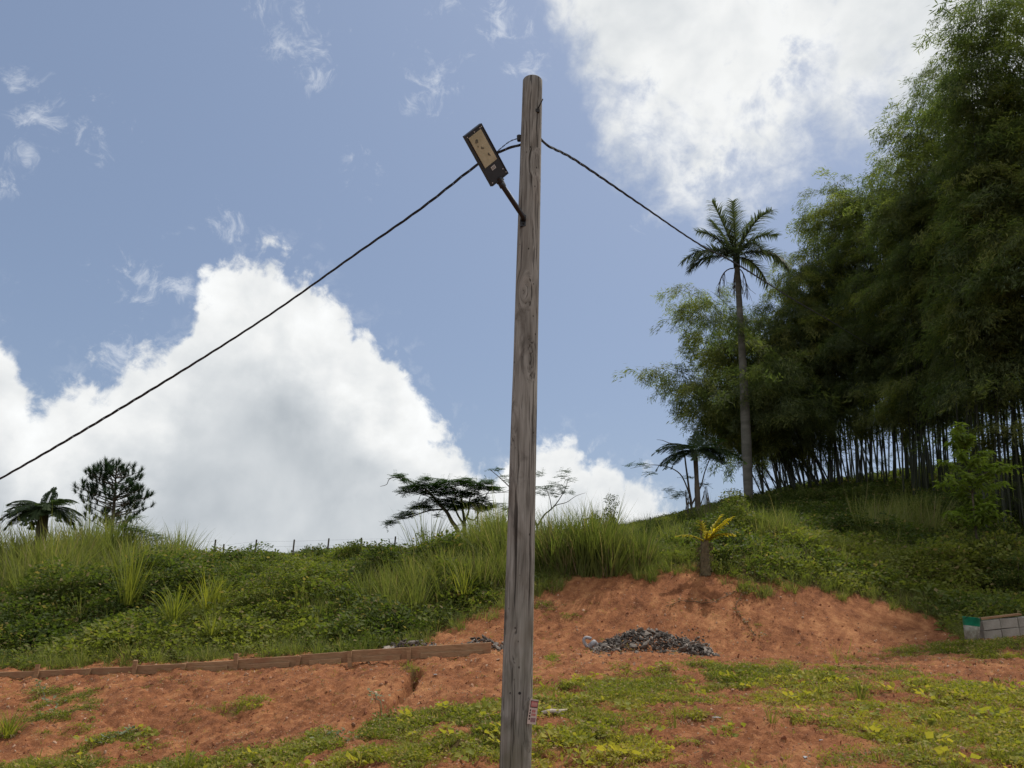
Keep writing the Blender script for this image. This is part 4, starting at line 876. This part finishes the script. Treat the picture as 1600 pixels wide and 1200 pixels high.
# trees whose limbs were drawn from the photo, with depth of their own
def limb_tree(name, cat, label, limbs, pads, Y0, foot, leafm, unit, L=.10, W=.035, dens=1., group=None, dep=.9, style='flat', seed=1):
    random.seed(seed); f = P(foot[0], foot[1], Y0); f.z = hz(f.x, f.y); root = empty(name, f, label, cat, group); s = Y0 / F
    b = MB()
    for (pts, r0, r1) in limbs:
        k = random.uniform(-1, 1) * dep; w = []
        for i, (u, v) in enumerate(pts): w.append(P(u, v, Y0 + k * (i / max(1, len(pts) - 1))))
        if pts[0] == foot: w[0] = f - Vector((0, 0, .1))
        w = smooth_path(w, 4); b.tube(w, [(r0 + (r1 - r0) * i / (len(w) - 1)) for i in range(len(w))], 6)
    b.build('trunk', M_bark, root, True); b = MB()
    for (u, v, r) in pads:
        n = int(r * r * .55 * dens) + 4
        for i in range(n):
            rr = r * math.sqrt(random.random()); a = random.uniform(0, 6.283)
            cu, cv = u + rr * math.cos(a), v + rr * math.sin(a) * (.42 if style == 'flat' else .85); c = P(cu, cv, Y0 + random.uniform(-dep, dep) * min(1, r / 12 + .3))
            if style == 'flat':     # feathery compound leaf
                d = Vector((random.gauss(0, 1), random.gauss(0, 1), random.gauss(-.05, .22))).normalized(); ln = random.uniform(.18, .34); sd = d.cross(Vector((0, 0, 1))).normalized()
                for j in range(7):
                    for q in (-1, 1): b.leaf(c + d * ln * j / 7, sd * q + d * .4 + Vector((0, 0, random.uniform(-.3, .1))), Vector((0, 0, 1)), L, W, .1, random.random())
            else:
                for j in range(5):
                    d = Vector((random.gauss(0, 1), random.gauss(0, 1), random.uniform(-.9, .3))); b.leaf(c + rv(.05), d, Vector((0, 0, 1)) + rv(.3), L * random.uniform(.7, 1.2), W, .12, random.random())
    b.build('crown', leafm, root); return root
limb_tree('spreading_tree', 'tree', 'flat topped spreading tree with dark feathery leaves on the ridge left of the pole',
    [([(724, 852), (716, 832), (706, 815), (698, 800), (688, 790), (676, 775), (662, 762)], .085, .03), ([(728, 852), (726, 828), (725, 810), (722, 790), (719, 765)], .075, .025), ([(725, 820), (716, 806), (712, 797), (704, 780)], .04, .02), ([(726, 815), (732, 800), (733, 785), (738, 765)], .04, .018), ([(676, 775), (660, 767), (648, 757), (632, 747), (616, 746), (608, 749), (604, 757), (594, 760)], .03, .007), ([(692, 796), (675, 797), (660, 801), (640, 808), (622, 812), (605, 817)], .035, .008), ([(728, 808), (742, 812), (752, 790), (762, 770), (772, 762)], .035, .012), ([(736, 783), (757, 772), (775, 770), (795, 769)], .02, .006), ([(746, 820), (746, 800), (745, 788)], .03, .015), ([(698, 800), (705, 790), (712, 775), (708, 762)], .035, .012)],
    [(624, 744, 9), (633, 750, 7), (630, 768, 8), (642, 763, 13), (655, 757, 13), (666, 748, 9), (662, 768, 12), (676, 760, 12), (688, 756, 12), (693, 751, 8), (690, 770, 14), (703, 764, 13), (715, 754, 12), (727, 751, 12), (740, 758, 13), (752, 762, 9), (760, 753, 10), (768, 763, 10), (776, 764, 7), (735, 770, 13), (720, 772, 14), (706, 782, 13), (690, 785, 12), (676, 780, 9), (724, 788, 15), (740, 787, 13), (752, 780, 11), (763, 790, 11), (750, 794, 10), (712, 793, 11), (700, 790, 9), (660, 788, 11), (648, 793, 9), (668, 793, 9), (637, 802, 11), (626, 808, 7), (612, 815, 7), (606, 818, 5), (684, 805, 5), (758, 795, 8)], 27., (724, 852), M_tree, 1, .085, .032, 1.35)
limb_tree('sparse_tree', 'tree', 'thin open small tree showing on both sides behind the pole', [([(845, 850), (838, 820), (826, 800), (815, 780), (800, 765), (785, 750), (765, 733)], .05, .01), ([(838, 825), (850, 805), (862, 795), (874, 780), (884, 762), (888, 745)], .035, .006), ([(850, 805), (868, 790), (885, 785), (900, 775), (915, 770)], .02, .005), ([(862, 795), (858, 775), (850, 758)], .02, .005), ([(815, 795), (800, 792), (782, 800), (770, 803)], .02, .005), ([(800, 765), (780, 770), (770, 768)], .012, .004)],
    [(770, 735, 6), (780, 733, 6), (787, 745, 7), (795, 752, 8), (842, 740, 8), (882, 737, 7), (875, 745, 7), (890, 750, 6), (868, 757, 9), (880, 760, 8), (857, 765, 9), (845, 772, 9), (868, 772, 8), (893, 770, 6), (855, 760, 7), (878, 768, 7), (784, 788, 9), (792, 795, 9), (774, 792, 6), (838, 762, 8)], 30., (845, 850), M_tree, 1, .09, .03, .42, seed=4)
limb_tree('leafless_tree', 'tree', 'nearly leafless crooked tree tangled with the slender tree fern', [([(1085, 832), (1080, 790), (1076, 760), (1072, 730), (1068, 705), (1058, 695), (1045, 692), (1035, 688), (1026, 687)], .05, .006), ([(1045, 692), (1042, 696), (1036, 700)], .01, .004), ([(1078, 775), (1066, 745), (1050, 732), (1030, 727), (1010, 727), (985, 732)], .03, .005), ([(1080, 790), (1095, 760), (1102, 735), (1115, 705), (1130, 690)], .035, .006), ([(1083, 800), (1074, 780), (1062, 764)], .02, .005), ([(1088, 800), (1096, 785), (1103, 760)], .03, .01)],
    [(985, 726, 5), (1003, 724, 6), (1016, 738, 6), (1008, 730, 4), (1128, 688, 5), (1120, 697, 5), (1056, 775, 9), (1066, 770, 8), (1045, 765, 7), (1100, 757, 7), (1116, 702, 6), (1108, 712, 6), (1075, 745, 6)], 29.2, (1085, 832), M_tree, 1, .08, .03, .6, seed=6)
for (u0, n0) in ((1074, 3), (1102, 3)):      # hanging dead fronds
    b = MB(); random.seed(u0)
    for i in range(7):
        a = P(u0 + random.uniform(-5, 5), 765 + random.uniform(-6, 8), 28.6); b.tube([a, a + Vector((random.uniform(-.1, .1), 0, -.5)), a + Vector((random.uniform(-.15, .15), 0, -1.1 - random.random() * .3))], [.008, .016, .006], 4)
    b.build('dead_frond', M_bark, bpy.data.objects['tree_fern.001'])
limb_tree('twiggy_shrub', 'shrub', 'small twiggy shrub on the ridge just left of the palm trunk', [([(1162, 805), (1160, 785), (1156, 770), (1146, 767), (1134, 768)], .02, .004), ([(1160, 785), (1165, 772), (1158, 766)], .01, .004), ([(1160, 790), (1150, 780), (1140, 778)], .01, .004)], [(1137, 768, 5), (1148, 766, 5), (1158, 768, 6), (1145, 778, 4), (1156, 780, 4)], 34., (1162, 805), M_tree, 1, .08, .04, .5, style='x', seed=8)
limb_tree('ridge_shrub', 'shrub', 'loose brownish green shrub beside the pine at its right foot', [([(212, 865), (210, 845), (205, 830), (192, 822)], .03, .008), ([(210, 845), (222, 832), (238, 832)], .02, .006), ([(208, 840), (214, 822), (213, 810)], .015, .005)], [(195, 822, 10), (210, 826, 11), (222, 829, 9), (213, 808, 7), (240, 836, 10), (205, 836, 9), (230, 842, 9), (248, 840, 7)], 25., (212, 865), M_fern, 1, .08, .035, .6, seed=9)
for i, (u, v, ru, rv_, Yy, lab) in enumerate(((955, 802, 9, 18, 27., 'dark rounded bush poking out of the tall grass right of the pole'), (552, 862, 13, 10, 27.5, 'low dark bush on the fence line, right one'), (492, 866, 16, 9, 27.5, 'low dark bush on the fence line, left one'), (1125, 808, 22, 18, 30., 'dark bush on the ridge between tree fern and palm'), (1165, 798, 26, 18, 33., 'dark bush at the foot of the palm'), (1205, 795, 25, 16, 33., 'dark bush right of the palm foot'), (1085, 822, 30, 12, 28., 'dark bush around the foot of the slender tree fern'), (1030, 828, 28, 8, 27.5, 'low dark bush on the skyline right of the tall grass'), (930, 812, 14, 12, 27., 'dark clump in the tall grass behind the pole'), (1560, 850, 40, 30, 20.5, 'shaded dark bush at the right edge above the block wall'), (1590, 905, 40, 34, 19.5, 'shaded dark bush right at the edge of the photo'), (1270, 800, 34, 22, 33., 'deep shaded bush on the bank under the bamboo'), (1345, 790, 40, 22, 32., 'deep shaded bush under the middle bamboo'), (1480, 800, 60, 30, 27., 'deep shaded thicket under the right bamboo'))):
    random.seed(200 + i); c = P(u, v, Yy); gz = hz(c.x, c.y); root = empty('bush', (c.x, c.y, gz), lab, 'bush', None); wr = ru / F * Yy * 1.2; hh = max(.4, c.z + rv_ / F * Yy - gz)
    b = MB()
    for k in range(7): a = random.uniform(0, 6.28); b.tube([Vector((c.x, c.y, gz)), Vector((c.x + math.cos(a) * wr * .3, c.y + math.sin(a) * wr * .3, gz + hh * .5)), Vector((c.x + math.cos(a) * wr * .6, c.y + math.sin(a) * wr * .6, gz + hh * .85))], [.02, .014, .005], 4)
    b.build('stems', M_bark, root); n = int(260 * wr * (wr + hh) ) + 160; n = min(n, 2600); pts = []
    for k in range(n // 6):
        a = random.uniform(0, 6.28); t = random.random() ** .6; e = math.acos(random.uniform(-.25, 1)); R = (.55 + .45 * random.random()); bump_ = 1 + .35 * math.sin(a * 3 + i) * math.sin(e * 4 + i)
        pts.append((c.x + math.cos(a) * math.sin(e) * wr * R * bump_, c.y + math.sin(a) * math.sin(e) * wr * R * bump_ * .9, gz + hh * .12 + hh * .80 * max(0, math.cos(e)) * R * bump_))
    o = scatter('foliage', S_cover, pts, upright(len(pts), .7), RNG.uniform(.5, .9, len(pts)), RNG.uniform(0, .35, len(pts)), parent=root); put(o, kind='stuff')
# yellow-green shrub in front of the bamboo at the right
random.seed(31); f = P(1524, 850, 20.8); f.z = hz(f.x, f.y); sh = empty('leafy_sapling', f, 'pale yellow green leafy sapling in front of the dark bamboo at the right', 'sapling'); b = MB(); lf = MB()
tips = [(1498, 662), (1485, 690), (1515, 680), (1475, 720), (1500, 705), (1530, 715), (1545, 705), (1560, 725), (1575, 730), (1480, 745), (1510, 740), (1540, 745), (1570, 755), (1468, 755), (1495, 770), (1525, 775), (1555, 775), (1500, 795), (1530, 800), (1548, 790), (1490, 675), (1505, 690), (1560, 800), (1480, 800), (1587, 728)]
stem = smooth_path([f - Vector((0, 0, .1)), P(1522, 800, 20.8), P(1516, 750, 20.9), P(1506, 705, 20.9), P(1498, 662, 20.9)], 4); b.tube(stem, [.035 * (1 - i / len(stem) * .8) for i in range(len(stem))], 6)
for (u, v) in tips:
    tp = P(u, v, 20.8 + random.uniform(-.7, .7)); k = min(range(len(stem)), key=lambda i: abs(stem[i].z - (tp.z - .35))); br = bez(stem[k], (stem[k] + tp) / 2 + Vector((0, 0, .12)), tp, 8); b.tube(br, [.012 * (1 - i / 9) + .002 for i in range(9)], 4)
    for q in br[2:]:
        for j in range(11):
            a = random.uniform(0, 6.28); lf.leaf(q + rv(.04), Vector((math.cos(a), math.sin(a), random.uniform(-1.1, .1))), Vector((0, 0, 1)) + rv(.25), random.uniform(.16, .28), .075, .15, random.random())
b.build('trunk', M_bark, sh, True); lf.build('crown', M_shrub, sh)
# pine
random.seed(12); fp = P(176, 850, 40.); fp.z = hz(fp.x, fp.y) - .1; pine = empty('pine_tree', fp, 'small round crowned dark pine on the left skyline', 'pine tree'); tp = P(183, 724, 40.); b = MB(); lf = MB()
tr = [fp.lerp(tp, i / 14) + Vector((random.uniform(-.04, .04), 0, 0)) for i in range(15)]; b.tube(tr, [.13 * (1 - i / 15.5) + .015 for i in range(15)], 8)
def needles(c, d, n=80, L=.34):
    for i in range(n):
        dd = (d.normalized() * 1.1 + rv(.55)).normalized(); lf.blade(c + d * random.uniform(-.22, .12), dd, Vector((0, 0, -.05)), L * random.uniform(.7, 1.1), .026, 1, random.random())
H0 = P(176, 822, 40.).z; H1 = tp.z; R0 = 56 / F * 40
for i in range(74):
    h = random.random() ** .95; z = H0 + (H1 - H0) * h * .96; a = random.uniform(0, 6.283) ; prof = max(.15, 1 - ((h - .36) / .70) ** 2) ** .5; R = R0 * prof * random.uniform(.6, 1.08)
    fx = (z - fp.z) / (tp.z - fp.z); s = fp.lerp(tp, max(0, fx - .11 * (1 - h * .4))); e = Vector((s.x + math.cos(a) * R, s.y + math.sin(a) * R, z + .1)); br = bez(s, (s + e) / 2 + Vector((0, 0, -.12)), e, 5); b.tube(br, [.028 * (1 - k / 6) + .006 for k in range(6)], 4)
    needles(e, (br[-1] - br[-2]) .normalized() * .3 + Vector((0, 0, .35)))
    for k in (3, 4):
        for m_ in range(2): q = br[k] + rv(.14) + Vector((0, 0, .14)); needles(q, Vector((random.gauss(0, .3), random.gauss(0, .3), .5)), 34)
for q in range(3): needles(tp + rv(.08), Vector((0, 0, .5)), 50)
b.build('trunk', M_bark, pine, True); lf.build('crown', M_pine, pine)

# royal palm
random.seed(21); PY = 33.; foot = P(1170, 790, PY); foot.z = hz(foot.x, foot.y); crown = P(1151, 412, PY)
palm = empty('royal_palm', foot, 'tall royal palm with a straight grey trunk rising through the bamboo edge', 'palm tree')
b = MB(); N = 30; vs = [foot.lerp(crown, i / N) + Vector((math.sin(i / N * 3) * .05, 0, 0)) for i in range(N + 1)]
b.tube(vs, [.74 * (.25 + .04 * math.sin(min(1, i / N * 1.6) * 3.14) - .12 * max(0, i / N - .25)) + (.10 if i == 0 else 0) + (i % 2) * .004 for i in range(N + 1)], 14)
m, g = newmat('palm_trunk'); tcn = g.node('ShaderNodeTexCoord'); ob = Sk(g, tcn.outputs['Object']); n_ = g.noise(g.scale(ob, (1, 1, 2.5)), 1.4, 6, .65)
M_ptr = finish(m, g, g.mix(g.mp(n_, .3, .7), (.060, .058, .050), (.155, .148, .130)), .9, g.bump(g.noise(g.scale(ob, (.3, .3, 6)), 2., 4), .4, .03)); b.build('trunk', M_ptr, palm, True)
b = MB(); cs = crown + Vector((0, 0, -.2)); b.tube([cs, cs + Vector((0, 0, .5)), cs + Vector((0, 0, 1.2))], [.15, .17, .08], 10); b.build('crownshaft', M_palm, palm, True)
b = MB(); b.tube([cs + Vector((0, 0, 1.1)), P(1148, 340, PY)], [.035, .008], 5); b.build('spear_leaf', M_palm, palm)
hub = cs + Vector((0, 0, .55))
for (a, e, l, dr) in ((2.95, .55, 3.0, 1.5), (3.35, .45, 3.0, 2.0), (3.3, .1, 2.9, 1.2), (3.8, .35, 2.7, 2.0), (.15, .55, 3.1, 1.7), (-.3, .42, 3.0, 2.0), (.5, .2, 2.7, 1.8), (2.2, 1.15, 3.0, .45), (2.5, 1.0, 2.9, .8), (4.4, 1.05, 2.9, .6), (3.75, 1.08, 3.1, .4), (.75, 1.15, 3.2, .7), (5.3, 1.0, 3.0, 1.2), (.25, .95, 3.1, 1.2), (1.4, .9, 2.6, 1.4), (5.0, .5, 2.6, 2.1), (4.5, .3, 2.4, 2.2)):
    d = Vector((math.cos(a) * math.cos(e), math.sin(a) * math.cos(e), math.sin(e))); b = MB(); frond_pinn(b, hub, d, l * .9, dr * 1.05, 62, .80, .052, lift=.5); b.build('frond', M_palm, palm)
b = MB()
for i in range(4):
    a = random.uniform(0, 6.28); q = cs + Vector((math.cos(a) * .15, math.sin(a) * .15, 0)); pts = bez(q, q + Vector((math.cos(a) * .5, math.sin(a) * .5, .1)), q + Vector((math.cos(a) * .7, math.sin(a) * .7, -.7)), 6); b.tube(pts, .03, 4)
    for j in range(24): t_ = random.randint(3, 6); b.tube([pts[t_], pts[t_] + Vector((random.gauss(0, .12), random.gauss(0, .12), -random.uniform(.3, .7)))], .008, 3)
b.build('flower_stalk', M_dry, palm)
# young palm stump with yellow fronds, stake beside it
random.seed(5); yp = hit(1102, 893, 14, 25); yroot = empty('young_palm', yp, 'short young palm with fibrous stump and yellow fronds on the rim of the bank', 'palm')
b = MB(); H = 58 / F * yp.y; b.tube([yp - Vector((0, 0, .05)), yp + Vector((0, 0, H * .35)), yp + Vector((.02, 0, H * .7)), yp + Vector((.08, 0, H))], [.13, .11, .085, .04], 10)
for i in range(90):
    a = random.uniform(0, 6.28); z = random.uniform(0, H * .8); q = yp + Vector((math.cos(a) * .12, math.sin(a) * .12, z)); b.tube([q, q + Vector((math.cos(a) * .08, math.sin(a) * .08, random.uniform(-.16, .1)))], .008, 3)
b.build('trunk', plain('fibre', (.12, .095, .055), .95, .5, 14.), yroot)
yt = yp + Vector((.05, 0, H * .8)); M_yel = leafmat('yellow_frond', (.26, .25, .02), (.42, .37, .03), (.55, .46, .06), trans=.4, tr=1.4)
for (a, e, l, dr, ll) in ((.1, .85, .80, .4, .22), (.35, 1.05, .7, .4, .2), (6.0, .7, .6, 1.2, .20), (3.3, .5, .65, .9, .10), (1.8, 1.2, .5, .5, .2), (4.6, .9, .5, 1.6, .16), (5.6, .9, .7, .6, .2)):
    d = Vector((math.cos(a) * math.cos(e), math.sin(a) * math.cos(e), math.sin(e))); b = MB(); frond_pinn(b, yt, d, l * 1.2, dr, 18, ll, .06, lift=.2); b.build('frond', M_yel, yroot)
q = P(1095.5, 880, yp.y + .25); q.z = hz(q.x, q.y); b = MB(); t_ = P(1095.5, 812, yp.y + .25); b.tube([q - Vector((0, 0, .2)), t_], [.022, .018], 7); o = b.build('stake', M_bark); put(o, 'thin grey upright stake directly behind the young palm', 'stake')
# wire fence on the ridge
random.seed(44); posts = [(285, 845), (337, 843), (350, 850), (401, 843), (460, 843), (514, 841), (565, 840), (618, 838), (669, 850), (1016, 808)]
fz = P(460, 860, 28.); fence = empty('wire_fence', (fz.x, fz.y, hz(fz.x, fz.y)), 'old wire fence with short thin grey posts along the left skyline', 'fence'); tops = []
for (u, v) in posts:
    Yy = 28.2 if u < 900 else 28.; t_ = P(u, v, Yy); z0 = hz(t_.x, t_.y); 
    if u < 900: t_.z = P(u, v, Yy).z
    b = MB(); r = .032; b.tube([Vector((t_.x + random.uniform(-.03, .03), t_.y, z0 - .15)), Vector((t_.x, t_.y, t_.z - .02)), t_], [r, r * .9, r * .75], 7); b.build('post', M_bark, fence)
    if u < 900: tops.append((t_, z0))
for fz_ in (.35, .7, .92):
    b = MB(); b.tube([t0 + Vector((0, -.05, (z0 - t0.z) * (1 - fz_))) for t0, z0 in tops], .002, 3); b.build('wire', M_iron, fence)

# ---------------------------------------------------------------- bamboo
def spray(seed, n=84, big=1.35):
    """a leafy bamboo side branch: arching twig, twiglets, long pointed leaves hanging in fans"""
    random.seed(seed); b = MB(); L = random.uniform(.9, 1.3); d = Vector((1, random.uniform(-.2, .2), .35)).normalized(); pts = []; q = Vector((0, 0, 0)); dd = d.copy()
    for i in range(7): pts.append(q.copy()); dd = (dd + Vector((0, 0, -.17))).normalized(); q = q + dd * L / 6
    b.tube(pts, [.007 * (1 - i / 8) for i in range(7)], 3, t=.05, cap=False)
    for i in range(n):
        f = random.random() ** .75 * 6; a = min(5, int(f)); c = pts[a].lerp(pts[a + 1], f - a); c += Vector((random.gauss(0, .10), random.gauss(0, .17), random.gauss(-.03, .09)))
        az_ = random.gauss(0, 1.0); ld = Vector((math.cos(az_), math.sin(az_), random.uniform(-1.0, .25))); b.leaf(c, ld, Vector((random.gauss(0, .4), random.gauss(0, .4), 1)), random.uniform(.13, .22) * big, .026 * big, .15, random.random())
    return b.mesh('spray', M_bam)
S_bam = source('bamboo_sprays', [spray(300 + i) for i in range(8)])
culm_len = 16.; 
def culm_mesh(seed, bend):
    """unit culm along z with swollen nodes; arcs towards +x at the top"""
    b = MB(); N = 30; pts = []; rad = []
    for i in range(N + 1):
        t = i / N; pts.append(Vector((bend * t ** 2.6, .015 * math.sin(t * 7 + seed), t))); rad.append((1 - t) ** .75 * .0026 * (1.12 if i % 2 else 1.) + .00035)
    b.tube(pts, rad, 6); return b.mesh('culm', M_culm, True)
def culm_curve(p0, p1, bow, n=30):
    """base to tip: rises nearly straight, arcs over at the end"""
    ctrl_ = Vector((p0.x + (p1.x - p0.x) * bow, p0.y + (p1.y - p0.y) * bow, p0.z + (p1.z - p0.z) * .80 + .05 * (p1 - p0).length)); return bez(p0, ctrl_, p1, n)
def clump(label, base_uvY, tips, per, seed, spread=1.8, leafy=.30, hue0=.25, rad=1.0, base_r=.034, tjit=16):
    random.seed(seed); c = P(*base_uvY); c.z = hz(c.x, c.y); root = empty('bamboo_clump', c, label, 'bamboo', 'bamboo clumps on the right bank'); pts = []; rots = []; scl = []; hue = []
    for (u, v, Yt) in tips:
        ch = min(1, max(0, random.gauss(hue0 + .08, .26)))
        for k in range(per):
            a = random.uniform(0, 6.28); rr = spread * math.sqrt(random.random()); bp = Vector((c.x + math.cos(a) * rr * 1.5, c.y + math.sin(a) * rr, 0)); bp.z = hz(bp.x, bp.y) - .1
            s_ = 1 if k == 0 else random.uniform(.55, 1.0); tip = P(u + random.gauss(0, tjit) * (k > 0), v + abs(random.gauss(0, tjit)) * (k > 0), Yt + random.uniform(-1.5, 1.5) * (k > 0)); tip = bp.lerp(tip, s_) if k else tip
            cv = culm_curve(bp, tip, random.uniform(.20, .55)); Lc = sum((cv[i + 1] - cv[i]).length for i in range(30)); b = MB()
            b.tube(cv, [base_r * random.uniform(.8, 1.1) * (1 - i / 31) ** .8 * (1.1 if i % 2 else 1) + .004 for i in range(31)], 5, cap=False); b.build('culm', M_culm, root)
            st = max(.26, leafy + .15 + random.uniform(-.1, .12)); m_ = int(Lc * (1 - st) * 1.45)
            for j in range(m_):
                t = st + (1 - st) * (j + random.random()) / m_; f = t * 30; i0_ = min(29, int(f)); q = cv[i0_].lerp(cv[i0_ + 1], f - i0_); w = rad * (.35 + 1.0 * math.sin(min(1, (t - st) / (1 - st) * .85 + .1) * math.pi) ** .7)
                nk = 2 if random.random() < .55 else 3
                blob = math.sin(t * 30 + k * 2.1 + u) > -.35
                if not blob: continue
                for _ in range(nk):
                    a = random.uniform(0, 6.28); ro = random.uniform(0, .9) * w; pts.append((q.x + math.cos(a) * ro, q.y + math.sin(a) * ro, q.z + random.gauss(0, .22) - .12 * ro)); rots.append((random.gauss(0, .3), random.gauss(.25, .3), a)); scl.append(random.uniform(.75, 1.35)); hue.append(min(1, max(0, ch + random.gauss(0, .08) + .45 * (t - .72))))
            # plumes: flattened domes of sprays carried by the upper cane
            for t in ((.97, random.uniform(.62, .80), random.uniform(.42, .60)) if k == 0 else (random.uniform(.82, .98), random.uniform(.5, .75))):
                f = t * 30; i0_ = min(29, int(f)); q = cv[i0_].lerp(cv[i0_ + 1], f - i0_); R = random.uniform(.8, 1.55) * (.75 + .25 * (t < .9)); hp = min(1, max(0, ch + random.gauss(.08, .22))); q = q + Vector((random.gauss(0, .6), random.gauss(0, .6), 0)) * (t < .9)
                for _ in range(int(14 * R * R)):
                    a = random.uniform(0, 6.28); rr_ = R * math.sqrt(random.random()); zz = .55 * R * math.sqrt(max(0, 1 - (rr_ / R) ** 2)) * random.uniform(.4, 1.)
                    pts.append((q.x + math.cos(a) * rr_ * .8, q.y + math.sin(a) * rr_ * .8, q.z + zz - .3 * R)); rots.append((random.gauss(0, .3), .15 + .5 * rr_ / R + random.gauss(0, .25), a)); scl.append(random.uniform(.6, 1.1)); hue.append(min(1, max(0, hp + random.gauss(0, .06))))
            for _ in range(4):
                f = random.uniform(.08, st) * 30; q = cv[int(f)]; pts.append((q.x, q.y, q.z)); rots.append((random.gauss(0, .4), random.gauss(-.1, .4), random.uniform(0, 6.28))); scl.append(random.uniform(.3, .7)); hue.append(.2)
    o = scatter('foliage', S_bam, pts, rots, scl, hue, parent=root); put(o, kind='stuff'); return root, len(pts)
tot = 0
T = [
 ('leftmost bamboo clump, its canes leaning out past the palm trunk', (1250, 768, 37.), [(1018, 572, 36), (1045, 600, 36), (1038, 575, 37), (1062, 452, 38), (1085, 478, 38), (1110, 455, 39), (1090, 590, 37), (1130, 500, 38), (1150, 560, 38), (1120, 500, 32.5), (1185, 575, 32), (1205, 560, 32.5), (1175, 480, 38), (1185, 540, 37), (1215, 480, 38), (1170, 620, 37), (1240, 500, 38)], 3, 1, 1.2, .42, .30),
 ('second bamboo clump from the left with bright lower plumes', (1315, 760, 36.5), [(1238, 398, 37), (1250, 420, 37), (1275, 400, 38), (1310, 282, 38), (1330, 300, 38), (1290, 300, 38), (1300, 340, 38), (1345, 340, 38), (1260, 470, 37), (1300, 450, 36), (1330, 420, 37), (1240, 540, 36), (1290, 560, 35)], 3, 2, 1.2, .38, .38),
 ('middle bamboo clump behind the tall grass', (1400, 752, 34.5), [(1385, 262, 35), (1370, 300, 35), (1405, 235, 35), (1385, 370, 34), (1360, 410, 34), (1420, 330, 34), (1400, 440, 33), (1440, 420, 34), (1350, 500, 34), (1420, 520, 33), (1380, 560, 33)], 3, 3, 1.3, .34, .32),
 ('tall bamboo clump arching over left near the upper right', (1480, 758, 31.), [(1425, 190, 31), (1432, 240, 31), (1440, 150, 31), (1455, 118, 31), (1480, 95, 31), (1450, 200, 30), (1490, 160, 31), (1500, 240, 31), (1460, 300, 31), (1510, 330, 30), (1470, 420, 30), (1530, 420, 30), (1500, 520, 29), (1450, 540, 30)], 3, 4, 1.3, .30, .28),
 ('tallest bamboo clump at the right edge, its tops leaving the frame', (1575, 772, 26.5), [(1512, 72, 26), (1530, 62, 26), (1560, 90, 26), (1590, 60, 26), (1520, -2, 25), (1545, -25, 26), (1600, -40, 26), (1570, 180, 26), (1600, 200, 26), (1545, 260, 26), (1590, 320, 26), (1560, 400, 25), (1610, 440, 25), (1560, 470, 25)], 3, 5, 1.2, .26, .28),
 ('bamboo clump cut off by the right edge of the photo', (1690, 780, 24.5), [(1640, 60, 24), (1680, 0, 24), (1640, 240, 24), (1620, 360, 23), (1720, 200, 24), (1760, 100, 24)], 3, 6, 1.2, .25, .30),
]
for q in T:
    r_, n_ = clump(*q); tot += n_
print('SPRAYS', tot, 'OBJECTS', len(bpy.data.objects))
